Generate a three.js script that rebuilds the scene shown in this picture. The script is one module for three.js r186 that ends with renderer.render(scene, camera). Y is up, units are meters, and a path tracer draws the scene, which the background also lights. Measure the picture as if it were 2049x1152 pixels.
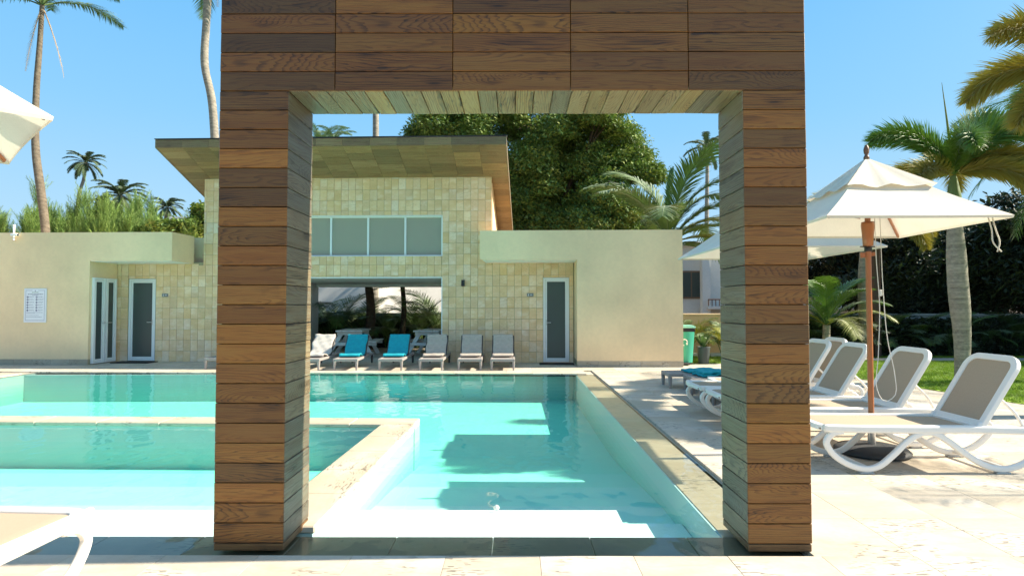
import * as THREE from 'three';
import { mergeGeometries } from 'three/addons/utils/BufferGeometryUtils.js';

// ---------------------------------------------------------------- camera, sky, sun, exposure
const scene = new THREE.Scene();
const camera = new THREE.PerspectiveCamera(51.2, 1024 / 575, 0.05, 900);
camera.position.set(0, 1.4, 0);
camera.rotation.order = 'YXZ';
camera.rotation.set(Math.atan(37 / 1200), Math.atan(5.5 / 1200), 0);
const renderer = new THREE.WebGLRenderer({ antialias: true });
renderer.toneMapping = THREE.LinearToneMapping;
renderer.toneMappingExposure = 2.35;
renderer.outputColorSpace = THREE.SRGBColorSpace;
renderer.shadowMap.enabled = true;
const SUN = new THREE.Vector3(Math.cos(0.66), Math.sin(0.66), -0.045 * Math.cos(0.66)).normalize();
const sun = new THREE.DirectionalLight(new THREE.Color().setRGB(1.0, 0.90, 0.73), 5.0);
sun.name = 'sun_light';
sun.position.copy(SUN).multiplyScalar(60).add(new THREE.Vector3(0, 0, -10));
sun.target.position.set(0, 0, -10);
sun.castShadow = true;
sun.shadow.mapSize.set(4096, 4096);
Object.assign(sun.shadow.camera, { left: -32, right: 32, top: 32, bottom: -32, near: 1, far: 160 });
scene.add(sun, sun.target);
{
  const W = 256, H = 128, d = new Float32Array(W * H * 4);
  const stops = [[-90, .22, .19, .13], [-1, .24, .22, .18], [0, .30, .415, .49], [6, .25, .395, .51], [16, .15, .335, .52], [30, .08, .27, .51], [50, .11, .235, .40], [90, .12, .19, .30]];
  for (let j = 0; j < H; j++) for (let i = 0; i < W; i++) {
    const el = ((j + .5) / H - .5) * 180, az = ((i + .5) / W - .5) * 2 * Math.PI;
    let k = 0; while (k < stops.length - 2 && stops[k + 1][0] < el) k++;
    const a = stops[k], b = stops[k + 1], t = Math.min(1, Math.max(0, (el - a[0]) / (b[0] - a[0])));
    const er = el * Math.PI / 180, dot = Math.cos(er) * Math.cos(az) * SUN.x + Math.sin(er) * SUN.y + Math.cos(er) * Math.sin(az) * SUN.z;
    const glow = el > 0 ? .35 * Math.exp((dot - 1) * 9) : 0;
    for (let c = 0; c < 3; c++) d[(j * W + i) * 4 + c] = (a[c + 1] + (b[c + 1] - a[c + 1]) * t) * .83 + glow * [1, .95, .85][c];
    d[(j * W + i) * 4 + 3] = 1;
  }
  const sky = new THREE.DataTexture(d, W, H, THREE.RGBAFormat, THREE.FloatType);
  sky.mapping = THREE.EquirectangularReflectionMapping; sky.magFilter = THREE.LinearFilter; sky.minFilter = THREE.LinearFilter; sky.wrapS = THREE.RepeatWrapping; sky.needsUpdate = true;
  scene.background = sky; scene.environment = sky;
}

// ---------------------------------------------------------------- helpers
function rng(seed) { let s = seed >>> 0; return () => { s = (s + 0x6d2b79f5) | 0; let t = Math.imul(s ^ (s >>> 15), 1 | s); t = (t + Math.imul(t ^ (t >>> 7), 61 | t)) ^ t; return ((t ^ (t >>> 14)) >>> 0) / 4294967296; }; }
const V = (x, y, z) => new THREE.Vector3(x, y, z);
const lerp = (a, b, t) => a + (b - a) * t, clamp = (x, a = 0, b = 1) => Math.min(b, Math.max(a, x));
const smooth = (a, b, x) => { const t = clamp((x - a) / (b - a)); return t * t * (3 - 2 * t); };
const used = {};
function numbered(n) { if (used[n] === undefined) { used[n] = 0; return n; } used[n]++; return n + '_' + String(used[n]).padStart(3, '0'); }
function info(o, label, category, group, kind) {
  if (label) o.userData.label = label; if (category) o.userData.category = category; if (group) o.userData.group = group; if (kind) o.userData.kind = kind; return o;
}
function thing(name, label, category, pos = [0, 0, 0], turn = 0, group) {
  const g = new THREE.Group(); g.name = numbered(name); g.position.set(...pos); g.rotation.y = turn; scene.add(g); return info(g, label, category, group);
}
function mesh(name, geo, mat, parent) {
  const m = new THREE.Mesh(geo, mat); m.castShadow = m.receiveShadow = true; m.name = parent ? name : numbered(name); (parent || scene).add(m); return m;
}
function part(parent, name, geo, mat, kind) { const m = mesh(name, Array.isArray(geo) ? merge(geo) : geo, mat, parent); if (kind) m.userData.kind = kind; return m; }
function plain(g) { // non-indexed, position / normal / uv only
  let h = g.index ? g.toNonIndexed() : g;
  for (const k of Object.keys(h.attributes)) if (!['position', 'normal', 'uv'].includes(k)) h.deleteAttribute(k);
  if (!h.attributes.normal) h.computeVertexNormals();
  if (!h.attributes.uv) h.setAttribute('uv', new THREE.BufferAttribute(new Float32Array(h.attributes.position.count * 2), 2));
  h.morphAttributes = {}; return h;
}
function merge(list) { return list.length === 1 ? list[0] : mergeGeometries(list.map(plain), false); }
function metric(g) { // uv in metres by the dominant axis of each normal
  const h = plain(g), p = h.attributes.position, n = h.attributes.normal, uv = h.attributes.uv;
  for (let i = 0; i < p.count; i++) {
    const ax = Math.abs(n.getX(i)), ay = Math.abs(n.getY(i)), az = Math.abs(n.getZ(i));
    if (ay >= ax && ay >= az) uv.setXY(i, p.getX(i), p.getZ(i)); else if (ax >= az) uv.setXY(i, p.getZ(i), p.getY(i)); else uv.setXY(i, p.getX(i), p.getY(i));
  }
  return h;
}
class Soup { // hand-made faces
  constructor() { this.p = []; this.n = []; this.t = []; }
  quad(a, b, c, d, ua = [0, 0], ub = [1, 0], uc = [1, 1], ud = [0, 1]) { this.tri(a, b, c, ua, ub, uc); this.tri(a, c, d, ua, uc, ud); }
  tri(a, b, c, ua = [0, 0], ub = [1, 0], uc = [1, 1]) {
    const x1 = b[0] - a[0], y1 = b[1] - a[1], z1 = b[2] - a[2], x2 = c[0] - a[0], y2 = c[1] - a[1], z2 = c[2] - a[2];
    let nx = y1 * z2 - z1 * y2, ny = z1 * x2 - x1 * z2, nz = x1 * y2 - y1 * x2; const l = Math.hypot(nx, ny, nz) || 1; nx /= l; ny /= l; nz /= l;
    this.p.push(...a, ...b, ...c); for (let i = 0; i < 3; i++) this.n.push(nx, ny, nz); this.t.push(...ua, ...ub, ...uc);
  }
  build() {
    const g = new THREE.BufferGeometry();
    g.setAttribute('position', new THREE.Float32BufferAttribute(this.p, 3)); g.setAttribute('normal', new THREE.Float32BufferAttribute(this.n, 3)); g.setAttribute('uv', new THREE.Float32BufferAttribute(this.t, 2)); return g;
  }
}
// a slab of w x h with a chamfered front at z = t, lying in x, y; uv in metres from (u0, v0); turned = grain along y
function panel(w, h, t, b = .004, u0 = 0, v0 = 0, turned = false, skew = [0, 0, 0, 0]) {
  const s = new Soup(), x0 = -w / 2, x1 = w / 2, y0 = -h / 2, y1 = h / 2;
  const uv = (x, y) => turned ? [u0 + (y - y0), v0 + (x - x0)] : [u0 + (x - x0), v0 + (y - y0)];
  const F = [[x0 + b, y0 + b, t + skew[0]], [x1 - b, y0 + b, t + skew[1]], [x1 - b, y1 - b, t + skew[2]], [x0 + b, y1 - b, t + skew[3]]];
  const E = [[x0, y0, t - b], [x1, y0, t - b], [x1, y1, t - b], [x0, y1, t - b]], B = [[x0, y0, 0], [x1, y0, 0], [x1, y1, 0], [x0, y1, 0]];
  s.quad(...F, ...F.map((p) => uv(p[0], p[1])));
  for (let i = 0; i < 4; i++) {
    const j = (i + 1) % 4;
    s.quad(E[i], E[j], F[j], F[i], uv(...E[i]), uv(...E[j]), uv(...F[j]), uv(...F[i]));
    s.quad(B[i], B[j], E[j], E[i], uv(...B[i]), uv(...B[j]), uv(...E[j]), uv(...E[i]));
  }
  return s.build();
}
// box between two corners with chamfered edges
function cbox(x0, y0, z0, x1, y1, z1, b = .006) {
  const c = [(x0 + x1) / 2, (y0 + y1) / 2, (z0 + z1) / 2], h = [(x1 - x0) / 2, (y1 - y0) / 2, (z1 - z0) / 2]; b = Math.min(b, h[0] * .9, h[1] * .9, h[2] * .9);
  const s = new Soup(), P = (sx, sy, sz, k) => [c[0] + sx * (h[0] - (k === 0 ? 0 : b)), c[1] + sy * (h[1] - (k === 1 ? 0 : b)), c[2] + sz * (h[2] - (k === 2 ? 0 : b))];
  const add = (q) => { const m = q.reduce((a, p) => [a[0] + p[0] / q.length, a[1] + p[1] / q.length, a[2] + p[2] / q.length], [0, 0, 0]);
    const [A, B, C] = q, n = [(B[1] - A[1]) * (C[2] - A[2]) - (B[2] - A[2]) * (C[1] - A[1]), (B[2] - A[2]) * (C[0] - A[0]) - (B[0] - A[0]) * (C[2] - A[2]), (B[0] - A[0]) * (C[1] - A[1]) - (B[1] - A[1]) * (C[0] - A[0])];
    if (n[0] * (m[0] - c[0]) + n[1] * (m[1] - c[1]) + n[2] * (m[2] - c[2]) < 0) q.reverse(); q.length === 4 ? s.quad(...q) : s.tri(...q); };
  for (const k of [0, 1, 2]) for (const sg of [-1, 1]) {
    const f = (a, d) => { const v = [0, 0, 0]; v[k] = sg; v[(k + 1) % 3] = a; v[(k + 2) % 3] = d; return P(...v, k); };
    add([f(-1, -1), f(1, -1), f(1, 1), f(-1, 1)]);
    for (const s2 of [-1, 1]) { const k2 = (k + 1) % 3, k3 = (k + 2) % 3, e = (a, kk) => { const v = [0, 0, 0]; v[k] = sg; v[k2] = s2; v[k3] = a; return P(...v, kk); }; add([e(-1, k), e(1, k), e(1, k2), e(-1, k2)]); }
  }
  for (const a of [-1, 1]) for (const d of [-1, 1]) for (const e of [-1, 1]) add([P(a, d, e, 0), P(a, d, e, 1), P(a, d, e, 2)]);
  return metric(s.build());
}
const box = (x0, y0, z0, x1, y1, z1) => metric(new THREE.BoxGeometry(x1 - x0, y1 - y0, z1 - z0).translate((x0 + x1) / 2, (y0 + y1) / 2, (z0 + z1) / 2));
function tube(pts, r, seg = 24, rad = 8, closed = false) { return plain(new THREE.TubeGeometry(new THREE.CatmullRomCurve3(pts.map((p) => V(...p)), closed), seg, r, rad, closed)); }
// sweep of a closed profile [[n, b]...] along points that lie in a plane with normal "side"
function sweep(pts, profile, side, closed, scale = () => 1) {
  const s = new Soup(), N = pts.length, rings = [];
  for (let i = 0; i < N; i++) {
    const a = pts[closed ? (i - 1 + N) % N : Math.max(0, i - 1)], b = pts[closed ? (i + 1) % N : Math.min(N - 1, i + 1)];
    const T = b.clone().sub(a).normalize(), n = side.clone().cross(T).normalize(), B = T.clone().cross(n).normalize(), k = scale(i / (N - 1));
    rings.push(profile.map(([x, y]) => { const q = pts[i].clone().addScaledVector(n, x * k).addScaledVector(B, y * k); return [q.x, q.y, q.z]; }));
  }
  const M = profile.length, g = new THREE.BufferGeometry(), p = rings.flat(2), idx = [];
  for (let i = 0; i < (closed ? N : N - 1); i++) for (let j = 0; j < M; j++) { const a = i * M + j, b = i * M + (j + 1) % M, c = ((i + 1) % N) * M + (j + 1) % M, d = ((i + 1) % N) * M + j; idx.push(a, b, c, a, c, d); }
  if (!closed) for (let j = 1; j < M - 1; j++) { idx.push(0, j + 1, j); const o = (N - 1) * M; idx.push(o, o + j, o + j + 1); }
  g.setAttribute('position', new THREE.Float32BufferAttribute(p, 3)); g.setIndex(idx); g.computeVertexNormals(); return plain(g);
}
function rrect(w, h, r, n = 3) { const out = []; for (const [cx, cy, a0] of [[w / 2 - r, h / 2 - r, 0], [-w / 2 + r, h / 2 - r, 90], [-w / 2 + r, -h / 2 + r, 180], [w / 2 - r, -h / 2 + r, 270]]) for (let i = 0; i <= n; i++) { const a = (a0 + 90 * i / n) * Math.PI / 180; out.push([cx + r * Math.cos(a), cy + r * Math.sin(a)]); } return out; }
function lathe(pts, seg = 20) { return plain(new THREE.LatheGeometry(pts.map((p) => new THREE.Vector2(...p)), seg)); }
function shape(pts, holes = []) { const s = new THREE.Shape(pts.map((p) => new THREE.Vector2(...p))); for (const h of holes) s.holes.push(new THREE.Path(h.map((p) => new THREE.Vector2(...p)))); return s; }
function extrude(pts, depth, holes = [], bevel = 0) { return plain(new THREE.ExtrudeGeometry(shape(pts, holes), bevel ? { depth, bevelEnabled: true, bevelThickness: bevel, bevelSize: bevel, bevelSegments: 2, steps: 1, curveSegments: 12 } : { depth, bevelEnabled: false, curveSegments: 12 })); }
function sheet(pts, y, holes = []) { // horizontal sheet from x, z outline
  const g = new THREE.ShapeGeometry(shape(pts.map(([x, z]) => [x, -z]), holes.map((h) => h.map(([x, z]) => [x, -z])))).rotateX(-Math.PI / 2).translate(0, y, 0); return metric(g);
}

// ---------------------------------------------------------------- noise and textures
function lattice(n, seed) { const r = rng(seed), a = new Float32Array(n * n); for (let i = 0; i < a.length; i++) a[i] = r(); return a; }
const LAT = [1, 2, 3, 4, 5, 6].map((s) => lattice(256, s * 977));
function vnoise(x, y, px, py, k = 0) { // value noise with periods px, py (integers)
  const xi = Math.floor(x), yi = Math.floor(y), fx = x - xi, fy = y - yi, u = fx * fx * (3 - 2 * fx), v = fy * fy * (3 - 2 * fy), L = LAT[k % 6];
  const w = (a, p) => ((a % p) + p) % p, X0 = w(xi, px) & 255, X1 = w(xi + 1, px) & 255, Y0 = (w(yi, py) & 255) * 256, Y1 = (w(yi + 1, py) & 255) * 256;
  return lerp(lerp(L[Y0 + X0], L[Y0 + X1], u), lerp(L[Y1 + X0], L[Y1 + X1], u), v);
}
function fbm(u, v, fx, fy, oct = 4, k = 0) { let s = 0, a = .5, t = 0; for (let o = 0; o < oct; o++) { s += a * vnoise(u * fx, v * fy, fx, fy, k + o); t += a; a *= .5; fx *= 2; fy *= 2; } return s / t; }
function texture(w, h, fn, { srgb = true, repeat } = {}) {
  const d = new Uint8Array(w * h * 4);
  for (let y = 0; y < h; y++) for (let x = 0; x < w; x++) { const c = fn((x + .5) / w, (y + .5) / h, x, y), i = (y * w + x) * 4; for (let k = 0; k < 3; k++) { const l = clamp(Array.isArray(c) ? c[k] : c); d[i + k] = 255 * (srgb ? (l <= .0031308 ? 12.92 * l : 1.055 * Math.pow(l, 1 / 2.4) - .055) : l) + .5; } d[i + 3] = 255; }
  const t = new THREE.DataTexture(d, w, h); t.wrapS = t.wrapT = THREE.RepeatWrapping; t.magFilter = THREE.LinearFilter; t.minFilter = THREE.LinearMipmapLinearFilter; t.generateMipmaps = true; if (srgb) t.colorSpace = THREE.SRGBColorSpace; if (repeat) t.repeat.set(...repeat); t.needsUpdate = true; return t;
}
const mix3 = (a, b, t) => [lerp(a[0], b[0], t), lerp(a[1], b[1], t), lerp(a[2], b[2], t)];
const tone = (r, g, b) => new THREE.Color().setRGB(r, g, b);
const std = (rgb, roughness = .8, more = {}) => new THREE.MeshStandardMaterial({ color: tone(...rgb), roughness, ...more });
const phys = (rgb, roughness = .8, more = {}) => new THREE.MeshPhysicalMaterial({ color: tone(...rgb), roughness, ...more });

// wood: 16 boards one above the other, each cut from its own log (u 0..1 = 1.36 m, each band 0.125 m)
const woodBands = [], woodR = rng(71);
for (let i = 0; i < 16; i++) woodBands.push({ y0: lerp(-.02, .15, woodR()), z0: lerp(.0, .11, woodR()) * (woodR() < .5 ? 1 : -1), s: lerp(-.16, .16, woodR()), f: lerp(70, 150, woodR()), d: lerp(.35, 1, woodR()), k: Math.floor(woodR() * 6) });
const woodHeight = new Float32Array(1024 * 2048);
const woodTex = texture(1024, 2048, (u, v, x, y) => {
  const b = Math.floor(v * 16), w = woodBands[b], t = v * 16 - b, Y = t * .125, X = u * 1.36;
  const wob = (fbm(u, t, 4, 3, 3, w.k) - .5) * .035, ph = u * 2 * Math.PI;
  const z = w.z0 + w.s * .42 * Math.sin(ph) + wob, r = Math.hypot(Y - w.y0, z) + (fbm(u, t, 24, 10, 2, w.k + 1) - .5) * .004;
  let ring = r * w.f; ring = ring - Math.floor(ring); const late = smooth(.45, .93, ring) * (1 - smooth(.95, 1, ring));
  const fibre = fbm(u, v, 14, 640, 2, w.k + 2), streak = fbm(u, v, 5, 160, 3, w.k + 3), blot = fbm(u, t, 5, 2, 3, w.k + 4);
  const spot = smooth(.74, .86, fbm(u, t, 9, 2, 2, w.k + 5));
  let c = 1.06 - late * .62 * w.d - (fibre - .5) * .42 - (streak - .5) * .55 - smooth(.5, .85, blot) * .5 - spot * .3;
  const edge = smooth(.0, .07, t) * (1 - smooth(.93, 1, t)); c *= lerp(.8, 1, edge);
  woodHeight[y * 1024 + x] = clamp(.75 - late * .5 * w.d - (fibre - .5) * .6);
  c = Math.max(.14, c); const warm = clamp(.5 + (streak - .5) * 1.5 + (blot - .5));
  return mix3([.95 * c, .90 * c, .80 * c], [1.0 * c, .84 * c, .64 * c], warm);
});
const woodBump = texture(1024, 2048, (u, v, x, y) => woodHeight[y * 1024 + x], { srgb: false });
for (const t of [woodTex, woodBump]) t.repeat.set(1 / 1.36, 1 / 2);
// travertine
const travHeight = new Float32Array(1024 * 1024);
function travFn(base, dark, light, pits) {
  return (u, v, x, y) => {
    const wu = u + (fbm(u, v, 3, 3, 3, 1) - .5) * .08, wv = v + (fbm(u, v, 2, 5, 3, 2) - .5) * .06;
    const cloud = fbm(wu, wv, 4, 7, 5, 0), vein = Math.abs(fbm(wu, wv, 3, 9, 4, 3) - .5) * 2, fine = fbm(u, v, 90, 120, 2, 4);
    let c = mix3(base, light, smooth(.42, .75, cloud)); c = mix3(c, dark, smooth(.55, .2, cloud) * .55); c = mix3(c, dark, (1 - smooth(0, .1, vein)) * .3);
    const zone = smooth(.47, .62, fbm(u, v, 5, 5, 3, 5)), hole = smooth(.65, .71, fbm(wu, v, 44, 190, 2, 2)) * zone * pits;
    const k = (1 - hole * .55) * (.94 + fine * .12); travHeight[y * 1024 + x] = clamp(.8 - hole * .8 + (fine - .5) * .25 + (cloud - .5) * .2);
    return [c[0] * k, c[1] * k, c[2] * k];
  };
}
const tileTex = texture(1024, 1024, travFn([.80, .565, .335], [.70, .465, .235], [.86, .66, .45], .3));
const tileBump = texture(1024, 1024, (u, v, x, y) => travHeight[y * 1024 + x], { srgb: false });
const deckTex = texture(1024, 1024, travFn([.545, .475, .38], [.45, .37, .27], [.60, .54, .455], 1));
const deckBump = texture(1024, 1024, (u, v, x, y) => travHeight[y * 1024 + x], { srgb: false });
tileTex.repeat.set(1 / 1.2, 1 / 1.2); tileBump.repeat.copy(tileTex.repeat);
deckTex.repeat.set(1 / 1.9, 1 / 1.9); deckBump.repeat.copy(deckTex.repeat);
const grainTex = texture(512, 512, (u, v) => .5 + (fbm(u, v, 60, 60, 3, 1) - .5) * .9 + (fbm(u, v, 5, 5, 3, 2) - .5) * .3, { srgb: false });
const stuccoTex = texture(512, 512, (u, v) => .90 + (fbm(u, v, 4, 4, 4, 3) - .5) * .20 + (fbm(u, v, 56, 4, 3, 4) - .5) * .018 + (fbm(u, v, 7, 4, 3, 5) - .5) * .07 + (fbm(u, v, 60, 60, 2, 1) - .5) * .06);
stuccoTex.repeat.set(1 / 3.1, 1 / 3.1); grainTex.repeat.set(1 / .9, 1 / .9);
const rippleTex = texture(512, 512, (u, v) => { const a = fbm(u, v, 7, 5, 3, 0), b = fbm(u + a * .1, v, 22, 14, 2, 2); return .5 + (a - .5) * .8 + (b - .5) * .35; }, { srgb: false });
rippleTex.repeat.set(1 / 2.6, 1 / 2.6);
const weaveTex = texture(128, 128, (u, v) => { const a = Math.sin(u * Math.PI * 32), b = Math.sin(v * Math.PI * 32); return .82 + .16 * a * b + (fbm(u, v, 20, 20, 2, 1) - .5) * .1; });
weaveTex.repeat.set(12, 12);
const terryTex = texture(256, 256, (u, v) => .86 + (fbm(u, v, 70, 70, 2, 1) - .5) * .35 + (fbm(u, v, 5, 5, 3, 3) - .5) * .18);
terryTex.repeat.set(3, 3);
const grassTex = texture(512, 512, (u, v) => { const a = fbm(u, v, 6, 6, 4, 0), b = fbm(u, v, 90, 90, 2, 2); const k = .55 + b * .9; return mix3([.20 * k, .33 * k, .02 * k], [.32 * k, .44 * k, .03 * k], a); });
grassTex.repeat.set(1 / 3, 1 / 3);
const barkTex = texture(256, 512, (u, v) => { const rings = fbm(u, v, 3, 46, 2, 1), f = fbm(u, v, 26, 60, 3, 2), b = fbm(u, v, 3, 4, 3, 3); const k = .55 + rings * .55 + (f - .5) * .5; return mix3([.30 * k, .275 * k, .23 * k], [.40 * k, .37 * k, .31 * k], b); });
const barkBump = texture(256, 512, (u, v) => fbm(u, v, 3, 46, 2, 1) * .7 + fbm(u, v, 26, 60, 3, 2) * .3, { srgb: false });
const clothTex = texture(256, 256, (u, v) => .93 + (fbm(u, v, 120, 120, 1, 1) - .5) * .10 + (fbm(u, v, 3, 3, 3, 2) - .5) * .08);
clothTex.repeat.set(2, 2);

const M = {
  plaster: std([.95, .715, .43], .9, { map: stuccoTex, bumpMap: grainTex, bumpScale: .0015 }),
  whitewall: std([.80, .79, .75], .9, { map: stuccoTex, bumpMap: grainTex, bumpScale: .001 }),
  grout: std([.36, .31, .19], .95), tile: std([1, 1, 1], .72, { map: tileTex, bumpMap: tileBump, bumpScale: .004, vertexColors: true }),
  deck: std([1, 1, 1], .62, { map: deckTex, bumpMap: deckBump, bumpScale: .002, vertexColors: true }), joint: std([.50, .43, .33], .95),
  wetstone: std([.80, .74, .62], .35, { map: deckTex, bumpMap: deckBump, bumpScale: .001 }), shadedstone: std([.36, .32, .24], .35, { map: deckTex, bumpMap: deckBump, bumpScale: .001 }), pooltop: std([1.0, .97, .9], .55, { map: deckTex, bumpMap: deckBump, bumpScale: .0015 }),
  wood: std([1, 1, 1], .5, { map: woodTex, bumpMap: woodBump, bumpScale: .0012, vertexColors: true }), core: std([.05, .034, .02], .9),
  basinwall: std([.40, .57, .54], .6, { bumpMap: grainTex, bumpScale: .001 }), shelf: std([.66, .73, .71], .6, { bumpMap: grainTex, bumpScale: .001 }), endwall: std([.26, .40, .38], .6), basin: std([.78, .84, .81], .6, { bumpMap: grainTex, bumpScale: .001 }),
  frame: std([.78, .79, .78], .4), steel: std([.62, .62, .62], .3, { metalness: .9 }), darkmetal: std([.02, .02, .022], .4, { metalness: .2 }),
  frosted: phys([.33, .31, .235], .38), doorglass: phys([.055, .075, .068], .3),
  white: phys([.86, .83, .78], .34), sling: std([.53, .405, .285], .75, { map: weaveTex }), resin: std([.33, .295, .275], .6), resindark: std([.06, .055, .055], .6),
  canvas: phys([.82, .755, .63], .95, { map: clothTex, transmission: .28, thickness: 0 }), pole: phys([.36, .115, .03], .35, { clearcoat: .3, clearcoatRoughness: .3 }),
  rope: std([.7, .68, .62], .9), rubber: std([.045, .047, .05], .65), lawn: std([1, 1, 1], .95, { map: grassTex }),
  bark: std([.92, .9, .86], .9, { map: barkTex, bumpMap: barkBump, bumpScale: .01 }), darkbark: std([.24, .18, .13], .95, { map: barkTex, bumpMap: barkBump, bumpScale: .02 }),
  greybark: std([.5, .44, .38], .95, { map: barkTex, bumpMap: barkBump, bumpScale: .012 }), soil: std([.09, .065, .045], 1, { bumpMap: grainTex, bumpScale: .02 }),
};
const leaf = (rgb, through = .35, rough = .8) => phys(rgb, rough, { transmission: through, thickness: 0 });
function paint(g, r, gg, b) { const n = g.attributes.position.count, c = new Float32Array(n * 3); for (let i = 0; i < n; i++) { c[i * 3] = r; c[i * 3 + 1] = gg; c[i * 3 + 2] = b; } g.setAttribute('color', new THREE.BufferAttribute(c, 3)); return g; }

// ---------------------------------------------------------------- ground, deck, pool
const FAR = (x) => -12.60 - (1.28 - x) * .0285;            // far edge of the pool, which follows the pool house
const pool = [[-10.3, FAR(-10.3)], [1.28, FAR(1.28)], [1.28, -3.79], [-10.3, -3.83]];
{
  const film = [[-10.3, FAR(-10.3)], [1.28, FAR(1.28)], [1.66, FAR(1.66)], [1.66, -3.44], [-10.3, -3.44]];
  info(mesh('ground', sheet([[-400, 60], [400, 60], [400, -700], [-400, -700]], -.06, [[...film].reverse()]), M.soil), 'bare earth under the garden, reaching to the horizon', 'ground', null, 'structure');
  const r = rng(5), deck = new THREE.Group(); deck.name = 'deck'; scene.add(deck); info(deck, 'pale cream travertine paving round the pool, pitted and sunlit', 'paving', null, 'structure');
  part(deck, 'joint_bed', sheet([[-22, 3], [9.5, 3], [9.5, -15], [4.5, -15], [4.5, -21], [-22, -21]], -.026, [[...film].reverse()]), M.joint);
  const lawnX = (z) => 6.68 + (z + 11.67) * .2;            // where the lawn starts on the right
  const slabs = [], field = [];
  const put = (x0, z0, x1, z1) => {
    const w = x1 - x0, h = z1 - z0; if (w < .03 || h < .03) return;
    const g = panel(w - .0022, h - .0022, .024, .0008, r() * 1.9, r() * 1.9).rotateX(-Math.PI / 2).translate((x0 + x1) / 2, -.025 + r() * .0012, (z0 + z1) / 2), k = .97 + r() * .06; paint(g, k, k * (.99 + r() * .012), k * (.975 + r() * .03));
    const d = Math.hypot((x0 + x1) / 2, (z0 + z1) / 2); slabs.push([d, g]);
  };
  for (let i = 0; i < 22; i++) for (let j = 0; j < 4; j++) put(-6.19 + i * .5275, -3.425 + j * .62, -6.19 + (i + 1) * .5275, -3.425 + (j + 1) * .62);
  for (let i = 0; i < 11; i++) for (let j = 0; j < 19; j++) { const x0 = 1.684 + i * .56, z1 = -3.425 - j * .61, z0 = z1 - .61; if (x0 + .1 < lawnX((z0 + z1) / 2)) put(i ? x0 : 1.684, z0, x0 + .56, z1); }
  for (let i = 0; i < 46; i++) for (let j = 0; j < 11; j++) { const x0 = -20.9 + i * .56, x1 = Math.min(x0 + .56, 4.9); if (x1 < 1.6 || j > 0) { const a = FAR((x0 + x1) / 2) - j * .61; put(x0, a - .61, x1, j || x0 > 1.6 ? a : a + .02); } }
  for (let j = 0; j < 12; j++) for (let i = 0; i < 5; i++) put(-10.9 - (i + 1) * .6 + .55, -12.6 + j * .7, -10.9 - i * .6 + .55, -12.6 + (j + 1) * .7);
  slabs.sort((a, b) => a[0] - b[0]);
  slabs.slice(0, 295).forEach(([, g]) => part(deck, 'paving_slab', g, M.deck));
  { const m = mesh('paving_field', mergeGeometries(slabs.slice(295).map((s) => s[1])), M.deck, deck); m.userData.kind = 'stuff'; }

  // basin: floor, walls, the shallow shelf at the front with its stepped right end, inner walls that divide the pools
  const basin = new THREE.Group(); basin.name = 'pool_basin'; scene.add(basin); info(basin, 'turquoise swimming pool with low stone walls dividing it and a shallow front shelf', 'pool', null, 'structure');
  const fl = new Soup(), fy = (z) => lerp(-.31, -.60, smooth(-4.4, -8.5, z));
  const zs = [-4.4, -5.2, -6, -7, -8, -9.5, -13.2]; for (let i = 0; i < zs.length - 1; i++) fl.quad([-10.35, fy(zs[i]), zs[i]], [1.33, fy(zs[i]), zs[i]], [1.33, fy(zs[i + 1]), zs[i + 1]], [-10.35, fy(zs[i + 1]), zs[i + 1]]);
  part(basin, 'floor', metric(fl.build()), M.basin);
  part(basin, 'wall', [box(1.28, -1.1, -12.62, 1.3, -.035, -3.44), box(-10.4, -1.1, -3.80, 1.3, -.20, -3.78), metric(new THREE.BoxGeometry(11.9, 1.06, .1).rotateY(-Math.atan(.0285) * -1).translate(-4.5, -.57, FAR(-4.5) - .05))], M.basinwall);
  part(basin, 'end_wall', box(-10.4, -1.1, -12.95, -10.3, -.035, -3.44), M.endwall);  // sun-facing end, its colour darkened to hold back the sunlight on it
  const shelfPts = [[-10.35, -3.78], [1.3, -3.78], [1.3, -3.86], [1.16, -3.86], [1.16, -4.0], [.93, -4.0], [.93, -4.18], [.78, -4.18], [.78, -4.66], [-10.35, -4.62]];
  part(basin, 'shelf', metric(new THREE.ExtrudeGeometry(shape(shelfPts.map(([x, z]) => [x, -z])), { depth: .5, bevelEnabled: false }).rotateX(-Math.PI / 2).translate(0, -.66, 0)), M.shelf);
  part(basin, 'step', [cbox(.78, -.66, -4.64, 1.28, -.25, -4.19, .012)], M.basin);
  // dividing walls
  const inner = (name, x0, z0, x1, z1, th, n) => {
    const L = Math.hypot(x1 - x0, z1 - z0), a = Math.atan2(-(z1 - z0), x1 - x0), m = new THREE.Matrix4().makeRotationY(a).setPosition(x0, 0, z0);
    part(basin, 'inner_wall', box(-.014, -1.06, -th / 2 + .015, L, -.022, th / 2 - .015).applyMatrix4(m), M.basinwall);
    for (let i = 0; i < n; i++) part(basin, 'coping_slab', cbox(L * i / n + .0015, -.021, -th / 2, L * (i + 1) / n - .0015, .028, th / 2, .01).applyMatrix4(m), M.pooltop);
  };
  inner('a', -10.3, -7.50, -1.17, -7.24, .36, 12);
  inner('b', -1.365, -7.059, -1.45, -3.80, .395, 5);
  // coping under the overflow film at the front and on the right
  for (let i = 0; i < 20; i++) part(basin, 'coping_slab', cbox(-10.3 + i * .598 + .0015, -.06, -3.775, -10.3 + (i + 1) * .598 - .0015, -.030 + (i % 3) * .0006, -3.452, .004), M.shadedstone);  // front slabs: the portal's shadow is put into this darker stone colour
  for (let i = 0; i < 14; i++) part(basin, 'coping_slab', cbox(1.295, -.06, -3.78 - (i + 1) * .632 + .0015, 1.64, -.030 + (i % 3) * .0006, -3.78 - i * .632 - .0015, .004), M.wetstone);
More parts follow.
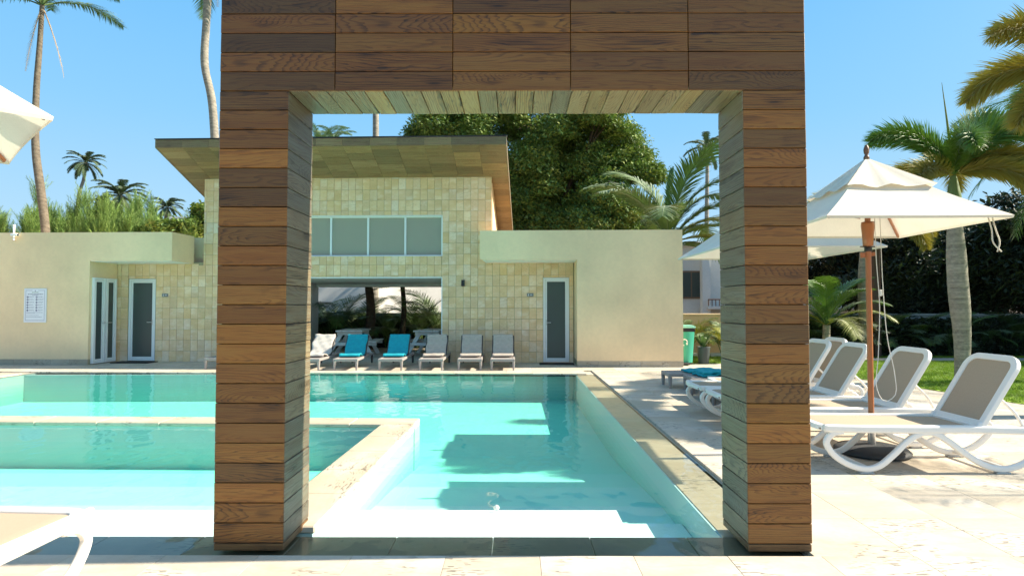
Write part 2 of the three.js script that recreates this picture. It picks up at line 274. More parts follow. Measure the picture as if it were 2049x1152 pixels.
  part(basin, 'overflow_gutter', [box(1.641, -.09, -12.6, 1.659, -.045, -3.44)], M.darkmetal);
  for (const [x, y, z, a] of [[-1.235, -.16, -5.35, Math.PI / 2], [-.14, -.13, -4.62, 0]]) part(basin, 'pool_jet', lathe([[0, .012], [.010, .011], [.013, .006], [.022, .006], [.024, 0], [0, 0]], 18).rotateX(Math.PI / 2).rotateY(a).translate(x, y, z), M.white);
  // water: the surface, and the tint of the water's depth in layers below it
  const wm = (c, ior) => phys(c, 0, { transmission: 1, thickness: 0, ior });
  const surface = wm([.93, .99, .985], 1.33); surface.bumpMap = rippleTex; surface.bumpScale = .010; surface.roughness = 0; surface.specularIntensity = .72;
  const water = mesh('pool_water', sheet([[-10.3, FAR(-10.3)], [1.28, FAR(1.28)], [1.655, FAR(1.655)], [1.655, -3.448], [-10.3, -3.448]], -.014), surface); info(water, 'clear turquoise pool water lying level with the paving', 'water', null, 'structure');
  const tint = wm([.86, .986, .965], 1.0); tint.specularIntensity = 0;
  for (const y of [-.215, -.28, -.35, -.42, -.50]) { const m = part(water, 'water_depth', sheet([[-10.29, -12.9], [1.279, -12.6], [1.279, -3.8], [-10.29, -3.84]], y), tint); m.castShadow = false; }
}

// ---------------------------------------------------------------- the wooden portal
{
  const g = thing('wooden_portal', 'tall square portal clad in brown wooden planks framing the pool', 'portal'), r = rng(19);
  const X0 = -1.733, XL = -1.329, XR = 1.336, X1 = 1.702, ZF = -3.482, ZB = -3.908, PITCH = .1146, TOP = 2.664, T = .022;
  const Y0 = .045, rows = 23;                                    // rows of planks below the lintel
  const pitch = (TOP - Y0) / rows;
  part(g, 'core', [box(X0 + T, 0, ZB + T, XL - T, TOP + T, ZF - T), box(XR + T, 0, ZB + T, X1 - T, TOP + T, ZF - T), box(X0 + T, TOP + T, ZB + T, X1 - T, TOP + 9.3 * PITCH, ZF - T)], M.core);
  const tones = [[0.232, 0.103, 0.021], [0.217, 0.096, 0.019], [0.254, 0.113, 0.022], [0.201, 0.092, 0.02], [0.143, 0.073, 0.019], [0.27, 0.132, 0.028], [0.264, 0.123, 0.018], [0.127, 0.066, 0.019], [0.249, 0.125, 0.028], [0.227, 0.108, 0.022], [0.29, 0.137, 0.026], [0.174, 0.082, 0.019]];
  const grey = [[.165, .145, .11], [.19, .165, .115], [.145, .135, .11], [.175, .155, .115], [.20, .165, .105]];
  const plank = (w, h, list, place, turned, dark = 1) => {
    const c = list[Math.floor(r() * list.length)], k = dark * lerp(.84, 1.16, r()), band = Math.floor(r() * 16);
    const p = panel(w - .003, h - .0032, T - .001 + r() * .0025, .0025, r() * 1.3, band * .125 + .006, turned, [r() * .002, r() * .002, r() * .002, r() * .002]);
    if (!turned && r() < .5) p.attributes.uv.array.forEach((u, i, a) => { if (i % 2 === 0) a[i] = 2.7 - u; });
    part(g, 'plank', place(paint(p, c[0] * k, c[1] * k, c[2] * k)), M.wood);
  };
  const front = (x0, x1, y, h, t, d) => plank(x1 - x0, h, tones, (p) => p.translate((x0 + x1) / 2, y + h / 2, ZF - T), false, d);
  const back = (x0, x1, y, h) => plank(x1 - x0, h, grey, (p) => p.rotateY(Math.PI).translate((x0 + x1) / 2, y + h / 2, ZB + T), false);
  const side = (x, dir, y, h) => plank(ZF - ZB - .004, h, grey, (p) => p.rotateY(dir * Math.PI / 2).translate(x - dir * T, y + h / 2, (ZF + ZB) / 2), false);
  for (let i = 0; i < rows; i++) {
    const y = Y0 + i * pitch;
    front(X0, XL, y, pitch); front(XR, X1, y, pitch); side(XL, 1, y, pitch); side(XR, -1, y, pitch); side(X0, -1, y, pitch); side(X1, 1, y, pitch);
  }
  for (let i = 0; i < 9; i++) {
    const y = TOP + i * PITCH, xs = [X0, -1.056, -.364, .328, 1.018, X1];
    for (let k = 0; k < 5; k++) front(xs[k], xs[k + 1], y, PITCH, 0, .82);
    side(X0, -1, y, PITCH); side(X1, 1, y, PITCH);
  }
  const backs = [];                                              // the far face, out of sight from the deck in front
  for (let i = 0; i < rows; i++) for (const [a, b] of [[X0, XL], [XR, X1]]) backs.push(paint(panel(b - a - .005, pitch - .006, T, .003, r(), .125 * (i % 16)).rotateY(Math.PI).translate((a + b) / 2, Y0 + (i + .5) * pitch, ZB + T), .22, .19, .14));
  for (let i = 0; i < 9; i++) for (let k = 0; k < 5; k++) { const w = (X1 - X0) / 5; backs.push(paint(panel(w - .005, PITCH - .006, T, .003, r(), .125 * ((i + k * 3) % 16)).rotateY(Math.PI).translate(X0 + (k + .5) * w, TOP + (i + .5) * PITCH, ZB + T), .22, .19, .14)); }
  { const m = mesh('plank_cladding', mergeGeometries(backs), M.wood, g); m.userData.kind = 'stuff'; }
  const n = 24, w = (XR - XL) / n;
  for (let i = 0; i < n; i++) plank(w, ZF - ZB - .004, [[.27, .215, .11], [.24, .20, .11], [.29, .23, .10], [.18, .17, .115]], (p) => p.rotateX(Math.PI / 2).translate(XL + (i + .5) * w, TOP + T, (ZF + ZB) / 2), true);
  const base = [.15, .085, .035];
  for (const [a, b] of [[X0, XL], [XR, X1]]) part(g, 'base_trim', paint(cbox(a + .002, 0, ZB + .002, b - .002, .041, ZF - .002, .003), ...base), M.wood);
}

// ---------------------------------------------------------------- the pool house
const HOUSE_TURN = -1.8 * Math.PI / 180;
const house = thing('pool_house', 'cream stucco and beige stone tiled pool house with a steep sloping wooden roof', 'building', [0, 0, -15], HOUSE_TURN);
const onHouse = (x, y, z) => { const c = Math.cos(HOUSE_TURN), s = Math.sin(HOUSE_TURN); return [x * c + z * s, y, -15 - x * s + z * c]; };
{
  const g = house, r = rng(33), roofY = (z) => 4.643 + .367 * z;
  const OP = [-6.6, -1.83], WY = [2.67, 3.69], PASS = 2.13;
  // masonry behind the tiles
  const outline = [[-10.2, 0], [-9.9, 0], [-9.9, 2.11], [-9.19, 2.11], [-9.19, 0], [OP[0], 0], [OP[0], PASS], [OP[1], PASS], [OP[1], 0], [.705, 0], [.705, 2.125], [1.36, 2.125], [1.36, 0], [1.49, 0], [1.49, 2.52], [-.60, 2.52], [-.60, 4.64], [-7.95, 4.64], [-7.95, 2.52], [-10.2, 2.52]];
  part(g, 'wall', metric(extrude(outline, .25, [[[OP[0], WY[0]], [OP[1], WY[0]], [OP[1], WY[1]], [OP[0], WY[1]]]]).translate(0, 0, -.268)), M.grout).userData.label = 'stone tiled front wall';
  const sidew = (x0, x1) => metric(extrude([[.02, 0], [.02, roofY(-.02)], [4.6, roofY(-4.6)], [4.6, 0]], x1 - x0).rotateY(Math.PI / 2).translate(x0, 0, 0));
  part(g, 'side_wall', [sidew(-.83, -.58).translate(0, 0, -.25), sidew(-7.95, -7.70).translate(0, 0, -.25)], M.plaster);
  // the passage through the house
  part(g, 'passage_wall', box(-6.85, 0, -4.5, OP[0], 2.4, -.268), M.whitewall); part(g, 'passage_wall', box(OP[1], 0, -4.5, -1.6, 2.4, -.268), M.whitewall);
  part(g, 'passage_ceiling', [box(-7.0, PASS, -4.55, -1.4, 2.4, -.268), box(OP[0] + .001, 2.035, -4.6, OP[1] - .001, PASS - .002, -4.3)], M.whitewall);
  // stone tiles
  const rects = [], CW = .1833, RH = .2722;
  const cut = (q, o) => { if (o[0] >= q[2] - .004 || o[2] <= q[0] + .004 || o[1] >= q[3] - .004 || o[3] <= q[1] + .004) return [q]; const out = []; if (o[0] > q[0]) out.push([q[0], q[1], o[0], q[3]]); if (o[2] < q[2]) out.push([o[2], q[1], q[2], q[3]]); const a = Math.max(q[0], o[0]), b = Math.min(q[2], o[2]); if (o[1] > q[1]) out.push([a, q[1], b, o[1]]); if (o[3] < q[3]) out.push([a, o[3], b, q[3]]); return out; };
  const holes = [[OP[0], -1, OP[1], PASS], [OP[0], WY[0], OP[1], WY[1]], [.705, -1, 1.36, 2.125], [-9.9, -1, -9.19, 2.11]];
  for (let j = 0; j < 18; j++) for (let i = -56; i < 9; i++) {
    const low = j < 9, xa = low ? -10.2 : -7.95, xb = low ? 1.48 : -.58;
    let q = [Math.max(xa, i * CW - .008), j * RH, Math.min(xb, (i + 1) * CW - .008), Math.min((j + 1) * RH, 4.66)]; if (q[2] - q[0] < .03) continue;
    if (low && j === 8 && (q[2] <= -7.95 || q[0] >= -.58)) q[3] = 2.49;
    let list = [q]; for (const h of holes) list = list.flatMap((p) => cut(p, h));
    for (const p of list) if (p[2] - p[0] > .02 && p[3] - p[1] > .02) rects.push(p);
  }
  const tiles = rects.map((p) => {
    const w = p[2] - p[0], h = p[3] - p[1], e = () => r() * .0009, geo = panel(w - .0055, h - .0055, .016 + r() * .003, .002, r() * 1.2, r() * 1.2, false, [e(), e(), e(), e()]);
    const k = lerp(.94, 1.05, r()), y = r(); paint(geo, k * lerp(1, 1.02, y), k * lerp(1.01, .98, y), k * lerp(1.08, .88, y));
    geo.translate((p[0] + p[2]) / 2, (p[1] + p[3]) / 2, -.018); const cx = (p[0] + p[2]) / 2;
    const hidden = (cx > -7.62 && cx < -5.1) ? 50 : 0, up = p[1] > 2.5 && cx > -.58 ? 50 : 0;
    return [hidden + up + Math.abs(cx + .8), geo];
  }).sort((a, b) => a[0] - b[0]);
  tiles.slice(0, 298).forEach(([, t]) => part(g, 'wall_tile', t, M.tile));
  { const m = mesh('tile_field', mergeGeometries(tiles.slice(298).map((t) => t[1])), M.tile, g); m.userData.kind = 'stuff'; }
  // low cream wings
  const wing = (pts, d, z) => metric(extrude(pts, d).translate(0, 0, z));
  part(g, 'wing_wall', [wing([[1.484, .135], [3.93, .135], [3.93, 3.185], [-.79, 3.185], [-.79, 2.55], [-.775, 2.512], [-.735, 2.495], [1.484, 2.495]], .945, .003), box(1.494, .1, -5, 3.93, 3.184, .002)], M.plaster);
  part(g, 'wing_wall', [wing([[-17, .135], [-10.204, .135], [-10.204, 2.495], [-8.19, 2.495], [-8.19, 3.185], [-17, 3.185]], .945, .003), box(-17, .1, -5, -10.21, 3.184, .002), box(-10.2, 2.525, -5, -7.96, 3.184, -.27)], M.plaster);
  const soffit = std([.82, .81, .77], .8);
  part(g, 'porch_ceiling', box(-.72, 2.484, .03, 1.47, 2.4935, .90), soffit); part(g, 'porch_ceiling', box(-10.19, 2.484, .03, -8.21, 2.4935, .93), soffit);
  for (const [x, z] of [[.28, .45], [-9.2, .45]]) part(g, 'ceiling_light', lathe([[0, 0], [.07, 0], [.085, .004], [.085, .014], [0, .014]], 20).translate(x, 2.470, z), std([.85, .85, .83], .4));
  // plinth of travertine pieces
  const plinth = (x0, x1, n) => { for (let i = 0; i < n; i++) { const a = lerp(x0, x1, i / n), b = lerp(x0, x1, (i + 1) / n), c = panel(b - a - .003, .133, .03, .003, r() * 1.9, r() * 1.9); const k = .72 + r() * .2; part(g, 'plinth_stone', paint(c, k, k * .97, k * .9).translate((a + b) / 2, .0675, .925), M.deck); } };
  plinth(1.484, 3.93, 5); plinth(-13.4, -10.204, 7);
  part(g, 'plinth_backing', [box(1.49, 0, 0, 3.92, .134, .924), box(-17, 0, 0, -10.21, .134, .924)], M.grout);
  // roof: sloping slab, wood soffit panels, fascia panels, drip edge
  const XA = -8.42, XB = -.15, ZF = 1.3, ZB = -4.7, ang = Math.atan(.367), co = Math.cos(ang);
  part(g, 'roof', metric(extrude([[-ZF + .03, roofY(ZF - .03) + .03], [-ZF + .03, roofY(ZF) + .2], [-ZB, roofY(ZB) + .2], [-ZB, roofY(ZB) + .03]], XB - XA - .06).rotateY(Math.PI / 2).translate(XA + .03, 0, 0)), M.core);
  const pt = [[0.202, 0.137, 0.069], [0.176, 0.122, 0.063], [0.224, 0.152, 0.075], [0.155, 0.108, 0.057], [0.211, 0.147, 0.081]], U = .615;
  const wood = (w, h, k) => { const c = pt[Math.floor(r() * 5)], b = Math.floor(r() * 13); const p = panel(w - .004, h - .004, .018 + r() * .002, .002, r() * 1.3, b * .125); p.attributes.uv.array.forEach((u, i, a) => { if (i % 2) a[i] = u * 2.6; }); const q = k * lerp(.85, 1.2, r()) * 1.55; return paint(p, c[0] * q, c[1] * q, c[2] * q); };
  const nx = Math.round((XB - XA) / U), ux = (XB - XA) / nx, RD = .305;
  for (let i = 0; i < nx; i++) {
    const x = XA + (i + .5) * ux;
    part(g, 'fascia_panel', wood(ux, .19, .75).translate(x, roofY(ZF) + .097, ZF - .02), M.wood);
    for (let j = 0; j < 20; j++) {
      const s = .004 + (i % 2 ? .0 : -.14) + j * RD, s0 = Math.max(0, s), s1 = Math.min(s + RD, (ZF - ZB) / co); if (s1 - s0 < .02) continue;
      const zc = ZF - (s0 + s1) / 2 * co; if (zc < -.12 && x > -7.9 && x < -.72) continue; if (zc < -3.6) continue;
      part(g, 'soffit_panel', wood(ux, s1 - s0, .9).rotateX(Math.PI / 2).translate(0, .02, 0).rotateX(-ang).translate(x, roofY(zc) + .012, zc), M.wood);
    }
  }
  part(g, 'edge_panel', [metric(extrude([[-ZF, roofY(ZF) + .005], [-ZF, roofY(ZF) + .205], [-ZB, roofY(ZB) + .205], [-ZB, roofY(ZB) + .005]], .02).rotateY(Math.PI / 2).translate(XB - .018, 0, 0)), metric(extrude([[-ZF, roofY(ZF) + .005], [-ZF, roofY(ZF) + .205], [-ZB, roofY(ZB) + .205], [-ZB, roofY(ZB) + .005]], .02).rotateY(Math.PI / 2).translate(XA - .002, 0, 0))], std([.20, .15, .09], .7));
  part(g, 'drip_edge', box(XA - .02, roofY(ZF) + .2055, ZF - .12, XB + .02, roofY(ZF) + .222, ZF + .012), M.darkmetal);
  // clerestory window with five panes
  { const fr = [], y0 = WY[0], y1 = WY[1], n = 5, w = (OP[1] - OP[0]) / n; fr.push(cbox(OP[0], y0, -.16, OP[1], y0 + .035, -.09, .004), cbox(OP[0], y1 - .035, -.16, OP[1], y1, -.09, .004));
    for (let i = 0; i <= n; i++) fr.push(cbox(clamp(OP[0] + i * w - .025, OP[0], OP[1] - .035), y0 + .036, -.161, clamp(OP[0] + i * w + .025, OP[0] + .035, OP[1]), y1 - .036, -.088, .004));
    const win = part(g, 'window', fr, M.frame);
    for (let i = 0; i < n; i++) part(win, 'pane', box(OP[0] + i * w + .022, y0 + .03, -.135, OP[0] + (i + 1) * w - .022, y1 - .03, -.125), M.frosted);
    part(g, 'window_reveal', [box(OP[0], y0 - .004, -.088, OP[1], y0 + .004, .004), box(OP[0], y1 - .004, -.088, OP[1], y1 + .012, .004), box(OP[0] - .006, y0, -.088, OP[0] + .004, y1, .003), box(OP[1] - .004, y0, -.088, OP[1] + .012, y1, .003)], M.frame); }
  part(g, 'passage_trim', [box(OP[0], PASS - .012, -.26, OP[1], PASS + .012, .004), box(OP[1] - .012, .002, -.26, OP[1] + .012, PASS - .013, .004), box(OP[0] - .012, .002, -.26, OP[0] + .012, PASS - .013, .004)], M.frame);
  // doors
  const door = (x0, x1, y1, hx, place) => {
    const W = .05, y0 = .02, d = part(g, 'door', [cbox(x0, y0, -.10, x0 + W, y1, -.02, .004), cbox(x1 - W, y0, -.10, x1, y1, -.02, .004), cbox(x0 + W, y1 - W, -.10, x1 - W, y1, -.021, .004), cbox(x0 + W, y0, -.10, x1 - W, y0 + .03, -.021, .004), cbox(x0 + W + .004, y0 + .035, -.085, x0 + W + .045, y1 - W - .004, -.035, .003), cbox(x1 - W - .045, y0 + .035, -.085, x1 - W - .004, y1 - W - .004, -.035, .003), cbox(x0 + W + .045, y1 - W - .05, -.085, x1 - W - .045, y1 - W - .004, -.036, .003), cbox(x0 + W + .045, y0 + .035, -.085, x1 - W - .045, y0 + .10, -.036, .003)], M.frame);
    part(d, 'pane', box(x0 + W + .03, y0 + .08, -.065, x1 - W - .03, y1 - W - .03, -.055), M.doorglass);
    part(d, 'handle', [cbox(hx - .012, .93, -.036, hx + .012, 1.07, -.026, .003), tube([[hx, 1.0, -.03], [hx, 1.0, .015], [hx + (hx < (x0 + x1) / 2 ? .11 : -.11), 1.0, .018]], .009, 12, 8)], M.steel);
    if (place) { d.rotation.y = place[1]; d.position.set(...place[0]); } return d;
  };
  door(.71, 1.355, 2.12, .79); door(-9.895, -9.195, 2.105, -9.275);
  door(-.86, -.46, 2.10, -.5, [[-10.125, 0, 0], Math.PI / 2]); door(-.44, -.06, 2.10, -.4, [[-10.125, 0, 0], Math.PI / 2]);
  // things fixed to the house
  const S = thing('wall_sign', 'white notice board with two columns of round dark icons on cream wall', 'sign', onHouse(-11.52, 1.425, .95), HOUSE_TURN);
  const cv = document.createElement('canvas'); cv.width = 320; cv.height = 490; const x = cv.getContext('2d');
  x.fillStyle = '#e6e6ea'; x.fillRect(0, 0, 320, 490); x.strokeStyle = '#8f8f9c'; x.lineWidth = 5; x.strokeRect(22, 24, 276, 440); x.fillStyle = '#e6e6ea'; x.fillRect(118, 18, 84, 14);
  x.fillStyle = '#77778a'; x.beginPath(); x.arc(160, 30, 8, 0, 7); x.fill(); x.fillStyle = '#a9b3a4'; for (const [a, w] of [[112, 18], [134, 14], [152, 16], [172, 12], [188, 18]]) x.fillRect(a, 46, w, 14);
  const dash = (x0, x1, y, h, c) => { x.fillStyle = c; let a = x0; while (a < x1) { const w = 6 + r() * 20; x.fillRect(a, y, Math.min(w, x1 - a), h); a += w + 4; } };
  dash(50, 275, 76, 8, '#4c4668'); dash(118, 206, 92, 6, '#5c5676');
  for (let c = 0; c < 2; c++) for (let j = 0; j < 6; j++) { const px = c ? 182 : 50, py = 122 + j * 39; x.fillStyle = c ? '#5d5878' : '#3b3560'; x.beginPath(); x.arc(px, py, 14, 0, 7); x.fill(); x.fillStyle = '#dcdce4'; x.beginPath(); if ((j + c) % 3 === 0) x.rect(px - 6, py - 3, 12, 7); else if ((j + c) % 3 === 1) x.arc(px, py, 6, 0, 7); else { x.moveTo(px - 6, py + 5); x.lineTo(px, py - 7); x.lineTo(px + 6, py + 5); } x.fill(); dash(px + 22, px + 22 + 60 + r() * 24, py - 9, 5, '#77768a'); dash(px + 22, px + 22 + 40 + r() * 40, py + 3, 4, '#9a99a8'); }
  dash(36, 280, 346, 5, '#77768a'); dash(36, 160, 356, 4, '#8a899a'); dash(36, 220, 388, 5, '#8a899a'); dash(36, 262, 412, 5, '#77768a');
  const ct = new THREE.CanvasTexture(cv); ct.colorSpace = THREE.SRGBColorSpace;
  part(S, 'board', cbox(-.28, -.41, 0, .28, .41, .018, .004), std([.75, .75, .76], .5)); part(S, 'printed_face', new THREE.PlaneGeometry(.54, .80).translate(0, 0, .0195), new THREE.MeshStandardMaterial({ map: ct, roughness: .35 }));
  const plaque = (lx, male, label) => {
    const P = thing('door_plaque', label, 'sign', onHouse(lx, 1.69, .002), HOUSE_TURN); const c = document.createElement('canvas'); c.width = 120; c.height = 60; const k = c.getContext('2d');
    k.fillStyle = '#7c7c7c'; k.fillRect(0, 0, 120, 60); k.fillStyle = '#eee'; k.beginPath(); k.arc(26, 14, 6, 0, 7); k.fill(); if (male) k.fillRect(21, 22, 10, 30); else { k.beginPath(); k.moveTo(26, 20); k.lineTo(37, 50); k.lineTo(15, 50); k.fill(); } for (const [a, w] of [[60, 8], [71, 8], [82, 8], [93, 6]]) k.fillRect(a, 24, w, 12);
    const t = new THREE.CanvasTexture(c); t.colorSpace = THREE.SRGBColorSpace; part(P, 'plate', cbox(-.082, -.042, 0, .082, .042, .010, .003), std([.3, .3, .3], .4)); part(P, 'printed_face', new THREE.PlaneGeometry(.15, .075).translate(0, 0, .0115), new THREE.MeshStandardMaterial({ map: t, roughness: .4 }));
  };
  plaque(.385, true, 'small grey restroom plaque on tiles left of the right glass door'); plaque(-8.93, false, 'small grey restroom plaque on tiles right of the left glass door');
  const L = thing('wall_lamp', 'small black rectangular lamp on the stone tiles beside the passage', 'wall lamp', onHouse(-1.295, 1.985, .003), HOUSE_TURN); part(L, 'housing', cbox(-.04, -.075, 0, .04, .075, .07, .006), M.darkmetal); part(L, 'mount', cbox(-.03, -.05, -.002, .03, .05, 0.001, .0005), M.steel);
  const mat = (lx, w, z, label) => { const m = info(mesh('door_mat', cbox(-w / 2, 0, -.22, w / 2, .018, .22, .005), std([.022, .021, .02], 1, { bumpMap: grainTex, bumpScale: .004 })), label, 'door mat'); m.position.set(...onHouse(lx, .001, z)); m.rotation.y = HOUSE_TURN; };
  mat(1.03, .84, .30, 'thin dark door mat before the right glass door'); mat(-9.5, .95, .30, 'thin dark door mat before the left glass door');
  const C = thing('security_camera', 'small white security camera on the left wing roof edge', 'camera', onHouse(-11.98, 3.12, .95), HOUSE_TURN); part(C, 'mount', tube([[0, 0, 0], [0, 0, .09]], .014, 4), M.white); part(C, 'body', [cbox(-.10, -.03, .08, .06, .03, .14, .01)], M.white); part(C, 'lens', lathe([[0, 0], [.022, 0], [.022, .02], [0, .02]], 12).rotateZ(-Math.PI / 2).translate(.06, 0, .11), M.darkmetal);
  const Pp = thing('roof_pipe', 'short white pipe standing on the left wing roof edge', 'pipe', onHouse(-12.08, 3.0, .96), HOUSE_TURN); part(Pp, 'tube', tube([[0, 0, .02], [0, .18, .02], [0, .34, .02]], .022, 6, 10), M.white); part(Pp, 'cap', lathe([[0, 0], [.03, 0], [.03, .03], [0, .035]], 12).translate(0, .34, .02), M.white);
}

// ---------------------------------------------------------------- white moulded loungers
const bez = (pts, n, closed) => new THREE.CatmullRomCurve3(pts.map(([x, y]) => V(x, y, 0)), closed, 'centripetal').getPoints(n).slice(0, closed ? -1 : undefined);
function sheetCloth(pts, w, th, wob, seed, nz = 10) { // thick cloth along a path in x, y, as wide as w across z
  const r = rng(seed), path = new THREE.CatmullRomCurve3(pts.map(([x, y]) => V(x, y, 0)), false, 'centripetal'), n = pts.length * 6, P = path.getSpacedPoints(n), ph = [r() * 6, r() * 6, r() * 6], pos = [], idx = [];
  for (const side of [1, -1]) for (let i = 0; i <= n; i++) for (let j = 0; j <= nz; j++) {
    const T = path.getTangentAt(i / n), N = V(-T.y, T.x, 0), z = (j / nz - .5) * w * (1 + wob * .9 * Math.sin(i * .45 + ph[2])) + wob * .5 * Math.sin(i * .3 + ph[0]) , o = side * th / 2 + wob * .35 * (Math.sin(j * 1.3 + i * .35 + ph[0]) + Math.sin(i * .9 - j * .7 + ph[1])) * .5;
    pos.push(P[i].x + N.x * o, P[i].y + N.y * o, z);
  }
  const q = (a, b, c, d) => idx.push(a, b, c, a, c, d), K = nz + 1, O = (n + 1) * K;
  for (let i = 0; i < n; i++) { for (let j = 0; j < nz; j++) { const a = i * K + j; q(a, a + 1, a + K + 1, a + K); q(O + a, O + a + K, O + a + K + 1, O + a + 1); } q(i * K, i * K + K, O + i * K + K, O + i * K); const e = i * K + nz; q(e, O + e, O + e + K, e + K); }
  for (let j = 0; j < nz; j++) { q(j, O + j, O + j + 1, j + 1); const a = n * K + j; q(a, a + 1, O + a + 1, O + a); }
  const g = new THREE.BufferGeometry(); g.setAttribute('position', new THREE.Float32BufferAttribute(pos, 3)); g.setIndex(idx); g.computeVertexNormals();
  const uv = []; for (let i = 0; i < pos.length; i += 3) uv.push(pos[i] + pos[i + 1], pos[i + 2]); g.setAttribute('uv', new THREE.Float32BufferAttribute(uv, 2)); return plain(g);
}
function ring(w, h, rad, t, depth, bevel) { // flat frame in x (0..h along), y across, rounded at the far end
  const o = [], n = 10, add = (hw, L, x0, rr) => { const out = [[x0, -hw], [L - rr, -hw]]; for (let i = 1; i <= n; i++) { const a = -Math.PI / 2 + i / n * Math.PI / 2; out.push([L - rr + rr * Math.cos(a), -hw + rr + rr * Math.sin(a)]); } for (let i = 0; i <= n; i++) { const a = i / n * Math.PI / 2; out.push([L - rr + rr * Math.cos(a), hw - rr + rr * Math.sin(a)]); } out.push([x0, hw]); return out; };
  return extrude(add(w / 2, h, 0, rad), depth, [add(w / 2 - t, h - t, t, Math.max(.01, rad - t)).reverse()], bevel);
}
function roundPanel(w, h, rad, depth) { const n = 8, hw = w / 2, o = [[0, -hw], [h - rad, -hw]]; for (let i = 1; i <= n; i++) { const a = -Math.PI / 2 + i / n * Math.PI / 2; o.push([h - rad + rad * Math.cos(a), -hw + rad + rad * Math.sin(a)]); } for (let i = 0; i <= n; i++) { const a = i / n * Math.PI / 2; o.push([h - rad + rad * Math.cos(a), hw - rad + rad * Math.sin(a)]); } o.push([0, hw]); return extrude(o, depth); }
function whiteLounger(label, pos, turn, group) {
  const g = thing('white_lounger', label, 'sun lounger', pos, turn, group);
  const wave = bez([[.14, .352], [.05, .33], [.0, .262], [.05, .165], [.18, .075], [.33, .036], [.44, .062], [.56, .155], [.68, .268], [.80, .335], [.90, .335], [1.02, .27], [1.16, .165], [1.32, .070], [1.47, .036], [1.62, .070], [1.76, .16], [1.83, .255], [1.79, .325], [1.66, .352]], 120, false);
  const prof = rrect(.052, .040, .014);
  for (const z of [-.285, .285]) {
    part(g, 'leg_frame', sweep(wave.map((p) => V(p.x, p.y, z)), prof, V(0, 0, 1), false), M.white);
    part(g, 'side_rail', [sweep(bez([[-.02, .378], [.2, .372], [.7, .366], [1.3, .366], [1.72, .355]], 24).map((p) => V(p.x, p.y, z * 1.01)), rrect(.066, .046, .018), V(0, 0, 1), false)], M.white);
    for (const u of [.33, 1.47]) part(g, 'foot', cbox(u - .06, .0, z - .022, u + .06, .012, z + .022, .003), std([.5, .5, .48], .7));
  }
  for (const u of [.33, 1.47]) part(g, 'cross_bar', sweep([V(u, .05, -.28), V(u, .05, .28)], rrect(.03, .03, .01), V(0, 1, 0), false), M.white);
  // seat: white rim round a woven sling that rises a little to the middle
  const sp = bez([[-.035, .365], [.05, .385], [.4, .385], [.9, .378], [1.3, .372]], 20).map((p) => [p.x, p.y]);
  part(g, 'seat_sling', sheetCloth(sp.filter((_, i) => i % 4 === 0), .50, .012, 0, 1, 6), M.sling);
  const rim = ring(.60, 1.36, .12, .05, .034, .006).rotateX(-Math.PI / 2).rotateY(Math.PI).translate(1.32, .358, 0);
  part(g, 'seat_frame', rim, M.white);
  const back = part(g, 'backrest', ring(.585, .68, .13, .045, .030, .007).rotateX(-Math.PI / 2).translate(0, -.015, 0), M.white);
  part(back, 'back_sling', roundPanel(.50, .60, .09, .010).rotateX(-Math.PI / 2).translate(.035, .0, 0), M.sling);
  back.position.set(1.31, .385, 0); back.rotation.z = 58 * Math.PI / 180;
  for (const z of [-.24, .24]) {
    part(g, 'back_support', [tube([[1.49, .63, z], [1.62, .50, z], [1.70, .375, z]], .013, 12, 8), cbox(1.655, .345, z - .018, 1.74, .385, z + .018, .006)], M.white);
    part(g, 'hinge', lathe([[0, -.02], [.04, -.02], [.045, 0], [.04, .02], [0, .02]], 14).rotateX(Math.PI / 2).translate(1.31, .385, z * 1.15), M.white);
  }
  return g;
}
const WL = 'white loungers in the row right of the portal';
const L1 = whiteLounger('nearest white lounger of the row right of the portal, taupe sling, backrest up', [2.625, 0, -5.39], 0, WL);
const copyOf = (o, label, pos, turn) => { const c = o.clone(); c.name = numbered(o.name.replace(/_\d+$/, '')); c.position.set(...pos); c.rotation.y = turn; c.userData = { ...o.userData, label }; scene.add(c); return c; };
copyOf(L1, 'white lounger just behind the near parasol pole, second of its row', [2.50, 0, -6.28], .01);
copyOf(L1, 'white lounger whose raised back stands left of the parasol pole, third of its row', [2.36, 0, -7.12], -.01);
copyOf(L1, 'white lounger beside the portal edge, fourth of its row', [2.34, 0, -7.86], .02);
copyOf(L1, 'white lounger mostly behind the right portal pillar, its foot loop showing left of it', [2.76, 0, -8.28], 0);
{ const c = copyOf(L1, 'white lounger at the bottom left corner, only its foot end showing', [-2.385, 0, -2.985], -Math.PI / 2 - .06); delete c.userData.group; }

